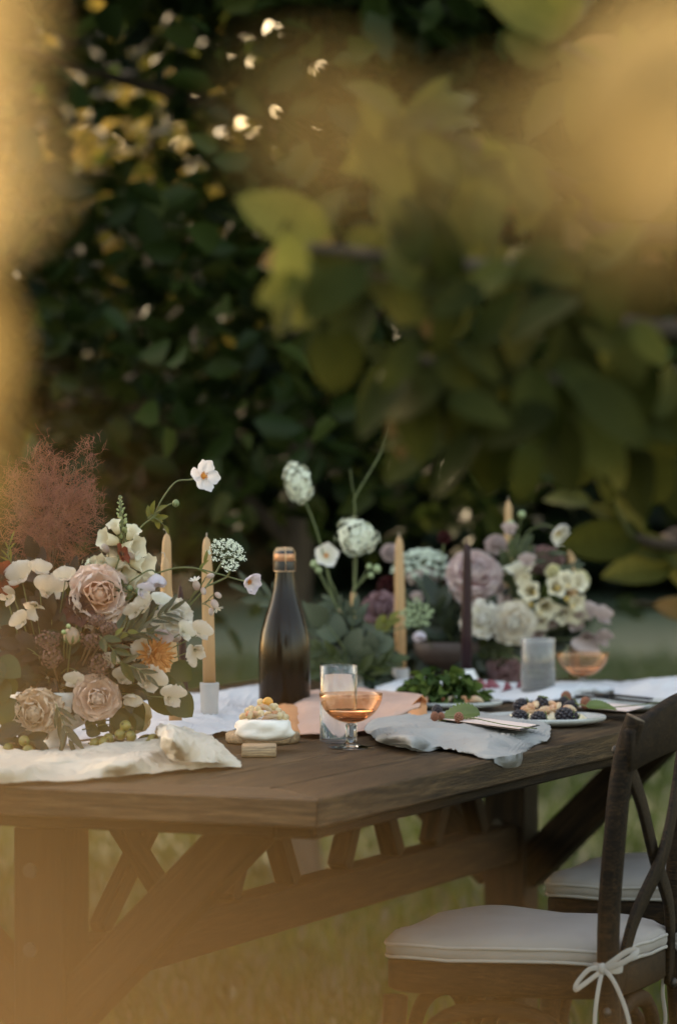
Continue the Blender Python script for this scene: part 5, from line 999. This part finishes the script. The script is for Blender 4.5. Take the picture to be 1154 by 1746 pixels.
# crab apples lying on the runner
CRAB = thin('crab_apple', (.20, .19, .03), (.26, .23, .05), .05, .3, .3, 0, .5); cr = thing('crab_apple_branch', 'crab apple twig with olive green fruit lying on the runner right of the vase', 'branch', T(190, 1284, .012)); l = cr.location; dC = l.y
wobj('stem', tube(spline([P(120, 1266, dC), P(170, 1260, dC), P(210, 1262, dC), P(262, 1268, dC)], 5), .0018, 6), STEMB, cr)
CAL = meshdata('calyx', *join(*[tube([(0, 0, 0), (.3 * math.cos(a), .3 * math.sin(a), .12)], [.08, .02], 4) for a in range(6)]), BROWNC)
def crabs(root, lst):
    for px, py, dy in lst:
        Rr = 9.6 / FPX * root.location.y; o = link('crab_apple', crm, root, Matrix.Translation(P(px, py, root.location.y + dy) - root.location) @ align(Vector((random.uniform(-1, 1), -1, random.uniform(-.5, .5)))) @ Matrix.Scale(Rr, 4)); link('calyx', CAL, o, Matrix.Translation((0, 0, .97)))
crm = meshdata('crab_apple', *sphere(1, (0, 0, 0), 20, 14), CRAB)
crabs(cr, [(214, 1238, -.03), (205, 1253, -.035), (223, 1256, -.04), (178, 1266, -.03), (261, 1261, -.035), (254, 1270, -.045), (185, 1260, .0), (162, 1268, -.02)])
cm2 = ('lf', GRL.name, (1, .5, .25, .15))
sprig('dark leaves among the crab apples on the runner', [P(150, 1268, dC + .01), P(200, 1272, dC + .01), P(250, 1270, dC + .01)], GRL, .022, n=6, shape=(1, .6, .3, .2))
sprig('bigger green leaves behind the crab apples', [P(140, 1245, dC + .03), P(175, 1236, dC + .03), P(200, 1236, dC + .03)], GRL, .026, n=4, shape=BIGL)
cr2 = thing('crab_apple_branch', 'crab apple twig at the left edge of the runner, left of the vase', 'branch', T(30, 1288, .012)); wobj('stem', tube([P(-20, 1262, cr2.location.y), P(50, 1272, cr2.location.y)], .0016, 6), STEMB, cr2)
crabs(cr2, [(41, 1264, -.01), (48, 1280, -.02), (14, 1276, 0)])
sprig('dark leaves around the crab apples at the left edge', [P(-10, 1255, cr2.location.y), P(25, 1258, cr2.location.y), P(60, 1266, cr2.location.y)], DGL, .034, n=5, shape=(1, .55, .3, .2))
# ---------------- MIDDLE ARRANGEMENT ----------------
mD = 7.15; mb = T(606, 1180); mv = thing('compote_vase', 'small pale vase hidden in the middle greenery', 'vase', mb); obj('bowl', lathe([(0, 0), (.03, 0), (.03, .003), (.014, .012), (.016, .02), (.036, .032), (.042, .05), (.040, .05), (.032, .034), (0, .03)], 32), CERW, mv)
mD = mb.y
def toM(px=604, py=1130): return P(px, py, mD)
def mp_(*a): return [P(px, py, mD + d) for px, py, d in a]
STK = plain('stock_white', (.74, .74, .62), (.60, .62, .46), 150, .75)
cluster('stock_flower', 'tall white flower head left of the thin green stem, highest in the middle', 508, 822, mD, 21, 36, STK, 70, 6.5, to=toM(), tilt=-12, via=mp_((540, 905, 0), (566, 1010, 0)), group='white flower heads of the middle arrangement')
cluster('stock_flower', 'round cream white flower head beside the tall tan candle', 608, 916, mD, 33, 33, STK, 90, 7, to=toM(), via=mp_((606, 990, 0), (600, 1060, 0)), group='white flower heads of the middle arrangement')
t = thing('grass_stem', 'thin green forked stem rising above the middle flowers', 'stem', toM()); wobj('stem', tube(spline(mp_((604, 1130, 0), (603, 980, .02), (605, 870, .02), (607, 845, .02), (650, 770, .02), (672, 706, .02)), 6), .0014, 6), STEM, t); wobj('twig', tube(spline(mp_((606, 850, .02), (600, 826, .02), (597, 800, .02)), 4), .0009, 5), STEM, t)
daisy('anemone', 'white anemone with yellow centre in the middle arrangement', 556, 948, mD, 22, 5, 20, WHITE, 5, .95, 68, YEL, toM(), None, .15, .01, .18, .2, via=mp_((562, 985, 0), (576, 1020, 0)))
for px, py, rp, lb in [(536, 962, 7, 'left green bud beside the middle anemone'), (543, 972, 6, 'lower green bud beside the middle anemone'), (642, 970, 7, 'right green bud right of the round white head'), (629, 966, 5, 'small bud right of the round white head'), (632, 981, 5, 'lowest small bud right of the round white head')]:
    bud(lb, px, py, mD, rp, AMMIG, P(572 if px < 600 else 600, 1030 if px < 600 else 1010, mD), via=mp_(((px + 590) / 2 - (8 if px < 600 else -8), 1000 if px < 600 else 985, 0)))
for pts, m, L, n, lb, sh in [(mp_((540, 1090, 0), (480, 1030, 0), (428, 1010, 0)), GREYL, .05, 8, 'grey green olive branch reaching left behind the bottle', (1, .2, .2, .2)), (mp_((600, 1120, 0), (560, 1080, 0), (520, 1055, 0)), GREYL, .045, 6, 'grey green olive branch right of the bottle', (1, .22, .2, .2)),
        (mp_((600, 1130, -.04), (580, 1095, -.05), (556, 1062, -.05)), GREYL, .055, 3, 'broad grey green leaves right of the bottle', (1, .7, .2, .15)), (mp_((604, 1130, -.02), (600, 1080, -.02), (606, 1040, -.02)), GREYL, .04, 6, 'narrow green leaves in the centre of the middle arrangement', (1, .3, .2, .2)),
        (mp_((604, 1140, -.05), (630, 1115, -.06), (640, 1095, -.06)), GREYL, .036, 5, 'scalloped blue green leaves above the water glass', (1, .9, .2, .1)), (mp_((610, 1120, -.02), (640, 1080, -.03), (664, 1055, -.03)), YGL, .03, 5, 'bright yellow green leaves left of the tan candle', (1, .45, .2, .2)),
        (mp_((604, 1150, -.05), (630, 1140, -.06), (662, 1125, -.06)), GRL, .04, 8, 'dark green serrated foliage left of the small grey holder', (1, .4, .3, .2)), (mp_((604, 1150, -.05), (570, 1120, -.06), (540, 1110, -.06)), GRL, .036, 8, 'olive green feathery foliage right of the bottle base', (1, .35, .3, .2)), (mp_((604, 1160, -.05), (560, 1150, -.06), (535, 1140, -.06)), GRL, .034, 8, 'low olive green foliage behind the water glass', (1, .4, .3, .2)), (mp_((614, 1160, -.05), (640, 1160, -.06), (655, 1168, -.06)), DGL, .034, 6, 'low dark foliage right of the water glass', (1, .4, .3, .2)),
        (mp_((590, 1060, 0), (575, 1030, 0), (560, 1028, 0)), GREYL, .03, 4, 'small leaves under the middle anemone stems', (1, .35, .3, .2))]:
    sprig(lb, pts, m, L, shape=sh, n=n, spread=.75)
fill('leafy_sprig', 600, 1120, mD + .02, 10, 60, 55, DGL, .04, 'dark green sprig filling the middle arrangement', 'green sprigs in the middle arrangement', 5, (1, .4, .3, .2), 30, .04)
# ---------------- RIGHT BOUQUET ----------------
TAUPE = plain('taupe_stoneware', (.09, .065, .058), (.065, .047, .043), 20, .6, .0004, 100, .3)
rb = T(768, 1158); rD = rb.y; rv = thing('compote_vase', 'dark taupe bowl vase under the right bouquet', 'vase', rb)
obj('bowl', lathe([(0, 0), (.035, 0), (.036, .003), (.02, .012), (.024, .018), (.058, .032), (.074, .052), (.082, .076), (.079, .076), (.07, .054), (.04, .034), (0, .03)], 40), TAUPE, rv)
def toR(px=770, py=1110): return P(px, py, rD)
def rp_(*a): return [P(px, py, rD + d) for px, py, d in a]
rose('large pale pink peony left of centre in the right bouquet', 810, 975, rD - .08, 50, 5, 25, PINK, toR(), 44, .04, 1.15, name='peony')
rose('small part of a second pink peony behind the dark plum candle', 782, 972, rD + .02, 26, -25, 20, PINK, toR(), 26, .04, 1.1, name='peony')
rose('cream white garden rose in the middle of the right bouquet', 876, 1063, rD - .12, 40, 5, 5, tm('ivory_petal', (.88, .72, .52), (.88, .83, .74), .35, .6, .1), toR(), 38, .012, 1.0)
rose('dusky mauve rose left of the tan candle', 646, 1038, rD - .1, 32, -10, 5, DUSK, toR(720, 1110), 34, .04, 1.15)
rose('dusky mauve rose fallen low beside the taupe bowl', 862, 1144, rD - .06, 30, 10, -5, tm('dull_pink_petal', (.36, .17, .19), (.50, .32, .33), .3, .6, .2), None, 34, .02, 1.0)
rose('blush scabiosa high on the right bouquet', 845, 926, rD, 20, -5, 25, MPEA, toR(), 30, .05, 1.2, name='scabiosa')
rose('pink scabiosa behind the tan candle', 664, 940, rD, 17, -10, 20, MPEA, toR(720, 1100), 26, .05, 1.2, name='scabiosa')
cluster('stock_flower', 'blush stock flowers under the wide umbel', 722, 984, rD, 26, 15, plain('blush_stock', (.60, .50, .46), (.48, .38, .35), 150, .8), 70, 6, to=toR(740, 1110))
umbel("wide pale green white umbel at the left of the right bouquet", 718, 946, rD, 48, -5, 62, plain('ammi_pale', (.64, .68, .56), (.50, .56, .42), 200, .8), toR(745, 1110), 40, .55, floret=1.2)
umbel('lacy green umbel in front of the tan candle', 710, 1046, rD - .30, 27, 0, 25, AMMIG, toR(745, 1120), 22, .1, floret=1.6, dense=12)
daisy('anemone', 'lilac anemone bell hanging under the lacy green umbel', 714, 1076, rD - .30, 18, 15, -70, LILAC, 6, .95, 25, GRC, P(640, 1085, rD - .3), None, .3, .01, .1, .5, via=rp_((705, 1066, -.3), (680, 1072, -.3)))
daisy('anemone', 'white anemone nodding at the upper right of the right bouquet', 950, 908, rD, 25, 20, -25, WHITE, 6, .9, 40, YELC, toR(860, 1050), None, .25, .02, .12, .4, via=rp_((935, 896, 0), (915, 898, 0), (890, 925, 0)))
for px, py, rp, lb in [(889, 877, 6, 'bud left of the nodding anemone'), (870, 894, 7, 'green bud in front of the highest tan candle'), (958, 984, 6, 'small cream bud by the yellow ranunculus')]: bud(lb, px, py, rD - .02, rp, AMMIG, P(875 if px < 900 else 930, 950 if px < 900 else 1010, rD))
# trumpet
t = start('trumpet_flower', 'cream trumpet flower above the cream white garden rose', 'flower', 886, 985, rD - .04, None); bell(t, P(890, 1004, rD - .04), (-.15, -.35, 1), .046, CREAM, .016, 1.9); stem_to(t, P(890, 1004, rD - .04), toR(860, 1060))
YCR = tm('yellow_cream_petal', (.70, .62, .22), (.80, .76, .50), .35, .55, .1)
rose('small yellow cream ranunculus at the top of the cream cluster', 943, 976, rD - .05, 15, 0, 10, YCR, toR(900, 1060), 22, .01, 1.1, name='ranunculus'); rose('yellow cream ranunculus at the right edge before the tan candle', 990, 990, rD - .04, 20, 20, 10, YCR, toR(920, 1060), 22, .02, 1.0, name='ranunculus')
fs = start('snapdragon', 'cream snapdragon cluster with tan throats on the right bouquet', 'flower', 930, 1020, rD - .05, None); wobj('stem', tube(spline(rp_((955, 965, -.04), (930, 1020, -.03), (880, 1090, 0)), 5), .002, 6), STEM, fs)
for px, py, dx, dz, L in [(912, 1010, -.3, .1, 34), (925, 1025, .1, -.3, 36), (940, 1010, .2, .3, 34), (950, 1002, .5, .5, 32), (968, 1000, .6, .3, 32), (920, 1042, -.1, -.5, 34), (905, 1030, -.6, -.2, 32), (945, 1032, .5, -.5, 34), (965, 1020, .7, -.3, 30), (975, 1028, .3, -.8, 34), (905, 1000, -.5, .4, 26)]: bell(fs, P(px, py, rD - .05), (dx, -.8, dz), L / FPX * rD, CREAM, flare=1.7)
for k in range(10): link('stamens', meshdata('stamens', *sphere(.0045, (0, 0, 0), 8, 6), YELC), fs, loc=P([912, 925, 940, 950, 968, 920, 905, 945, 965, 975][k], [1010, 1027, 1010, 1003, 1000, 1046, 1031, 1035, 1021, 1034][k], rD - .078) - fs.location)
RP = [(998, 1052, 24, -10, 30, -10, 'mauve white sweet pea right of the cream cluster'), (1022, 1056, 22, 40, 20, 25, 'mauve sweet pea at the far right edge of the right bouquet'), (985, 1062, 22, -20, -10, 0, 'mauve sweet pea above the right coupe glass'), (1000, 1088, 28, 10, -15, 170, 'large pale sweet pea drooping into the right coupe glass'), (1022, 1090, 20, 35, -5, 20, 'narrow mauve sweet pea at the rim of the right coupe glass'),
      (965, 1056, 20, -10, 10, 0, 'mauve white sweet pea right of the white rose'), (935, 1062, 22, 0, 0, 20, 'blush sweet pea behind the hazy water glass'), (918, 1080, 20, -20, -10, -20, 'blush sweet pea left of the hazy glass rim'), (852, 1000, 20, -20, -10, 30, 'dusty pink pea blossom right of the pink peony'), (862, 1022, 18, 10, -20, 120, 'dusty pink pea blossom above the cream rose'), (898, 960, 16, 0, 20, 0, 'tiny pink blossom under the highest tan candle'), (712, 1022, 14, 0, 10, 0, 'tiny white blossom left of the dark plum candle'), (868, 905, 14, 0, 10, 0, 'small blush bloom in front of the highest tan candle')]
for px, py, rp, az, el, ro, lb in RP: sweet_pea(lb, px, py, rD - .05, rp, az, el, MPEA, toR(880 if px > 850 else 770, 1090), roll=ro)
rose('ruffled white bloom with dark leaves right of the dark plum candle', 822, 1055, rD - .12, 36, 10, 10, WHITE, toR(), 16, .06, 1.25, name='lisianthus')
for px, py, rp, lb in [(664, 1003, 24, 'very dark burgundy dahlia left of the tan candle'), (776, 995, 24, 'very dark burgundy dahlia left of the dark plum candle'), (757, 915, 12, 'small dark flower high above the pink peony'), (820, 1010, 18, 'dark flower under the pink peony')]: rose(lb, px, py, rD - .02, rp, 0, 10, BURG, toR(745, 1110), 30, .03, 1.2, name='dahlia', group='dark dahlias')
plume2 = cluster('astilbe', 'rusty pink astilbe plume behind the cream trumpet', 925, 955, rD + .04, 34, 22, plain('astilbe_pink', (.20, .11, .10), (.13, .07, .065), 200, .9), 160, 3.2, to=toR(860, 1060), four=False)
for pts, m, L, n, lb, sh in [(rp_((745, 1060, -.05), (735, 1030, -.06), (722, 1005, -.06)), GREYL, .05, 2, 'silvery long leaf left of the dark plum candle', (1, .3, .2, .2)), (rp_((770, 1090, -.05), (750, 1060, -.06), (740, 1030, -.06)), DGL, .06, 5, 'large dark green leaves behind the plum candle', (1, .5, .2, .2)), (rp_((800, 1080, -.08), (812, 1066, -.09), (822, 1050, -.09)), DGL, .045, 3, 'dark leaves lying over the ruffled white bloom', (1, .5, .2, .2)),
        (rp_((800, 1110, -.05), (830, 1100, -.06), (850, 1110, -.06)), GRL, .045, 5, 'green leaves above the fallen mauve rose', (1, .5, .3, .2)), (rp_((860, 1000, 0), (868, 960, 0), (890, 930, 0)), GRL, .036, 6, 'green leaves below the blush scabiosa', (1, .5, .3, .2)), (rp_((900, 960, 0), (915, 945, 0), (935, 942, 0)), GREYL, .04, 2, 'silver leaf under the nodding anemone', (1, .25, .2, .2)),
        (rp_((930, 1000, -.03), (950, 980, -.04), (985, 965, -.04)), GREYL, .02, 9, 'fine green foliage above the cream snapdragons', (1, .4, .2, .2)), (rp_((925, 1060, -.04), (935, 1050, -.06), (948, 1040, -.06)), GRL, .03, 5, 'olive foliage under the cream snapdragons', (1, .4, .2, .2)), (rp_((930, 1100, 0), (955, 1090, 0), (965, 1080, 0)), DGL, .05, 3, 'dark round leaf behind the hazy glass rim', (1, .8, .2, .2)), (rp_((880, 1030, 0), (880, 1005, 0), (870, 985, 0)), GRL, .022, 8, 'brownish green foliage left of the cream trumpet', (1, .4, .2, .2))]:
    sprig(lb, pts, m, L, shape=sh, n=n, spread=.8)
fill('leafy_sprig', 780, 1075, rD + .03, 20, 130, 90, DGL, .055, 'dark green leafy sprig filling the right bouquet', 'dark sprigs in the right bouquet', 8, (1, .5, .3, .2), 30, .07)
fill('leafy_sprig', 750, 1100, rD - .03, 10, 90, 50, DGL, .05, 'dark green leafy sprig filling the right bouquet', 'dark sprigs in the right bouquet', 18, (1, .5, .3, .2), 20, .04)

# each filler sprig gets a label of its own from the bloom it stands next to
def scr(o): p = o.location; return 577 + p.x / p.y * FPX, HZ - (p.z - CAMZ) / p.y * FPX
_blooms = [(scr(o), o['label']) for o in bpy.data.objects if o.get('category') == 'flower' and not o.parent]
_used = set()
for o in [o for o in bpy.data.objects if o.name.split('.')[0] == 'leafy_sprig' and o.get('group') and not o.parent]:
    st_ = next(c for c in o.children if c.name.startswith('stem')); v = st_.data.vertices[-1].co + o.location; x, y = 577 + v.x / v.y * FPX, HZ - (v.z - CAMZ) / v.y * FPX
    col_ = ' '.join(o['label'].split()[:2 + ('middle' in o['label'] and 0)]); col_ = 'dark bronze' if 'bronze' in o['label'] else 'dark green'
    for (bx, by), lb in sorted(_blooms, key=lambda b: (b[0][0] - x) ** 2 + (b[0][1] - y) ** 2):
        dx, dy = x - bx, y - by; side = ('right of' if dx > 0 else 'left of') if abs(dx) > abs(dy) else ('below' if dy > 0 else 'above')
        nl = ' '.join((col_ + ' leafy sprig, tip ' + side + ' the ' + lb).split()[:16]); nl = nl.rsplit(' ', 1)[0] if nl.split()[-1] in ('the', 'of', 'in', 'at', 'a', 'and', 'with', 'on') else nl
        if nl not in _used: _used.add(nl); o['label'] = nl; break
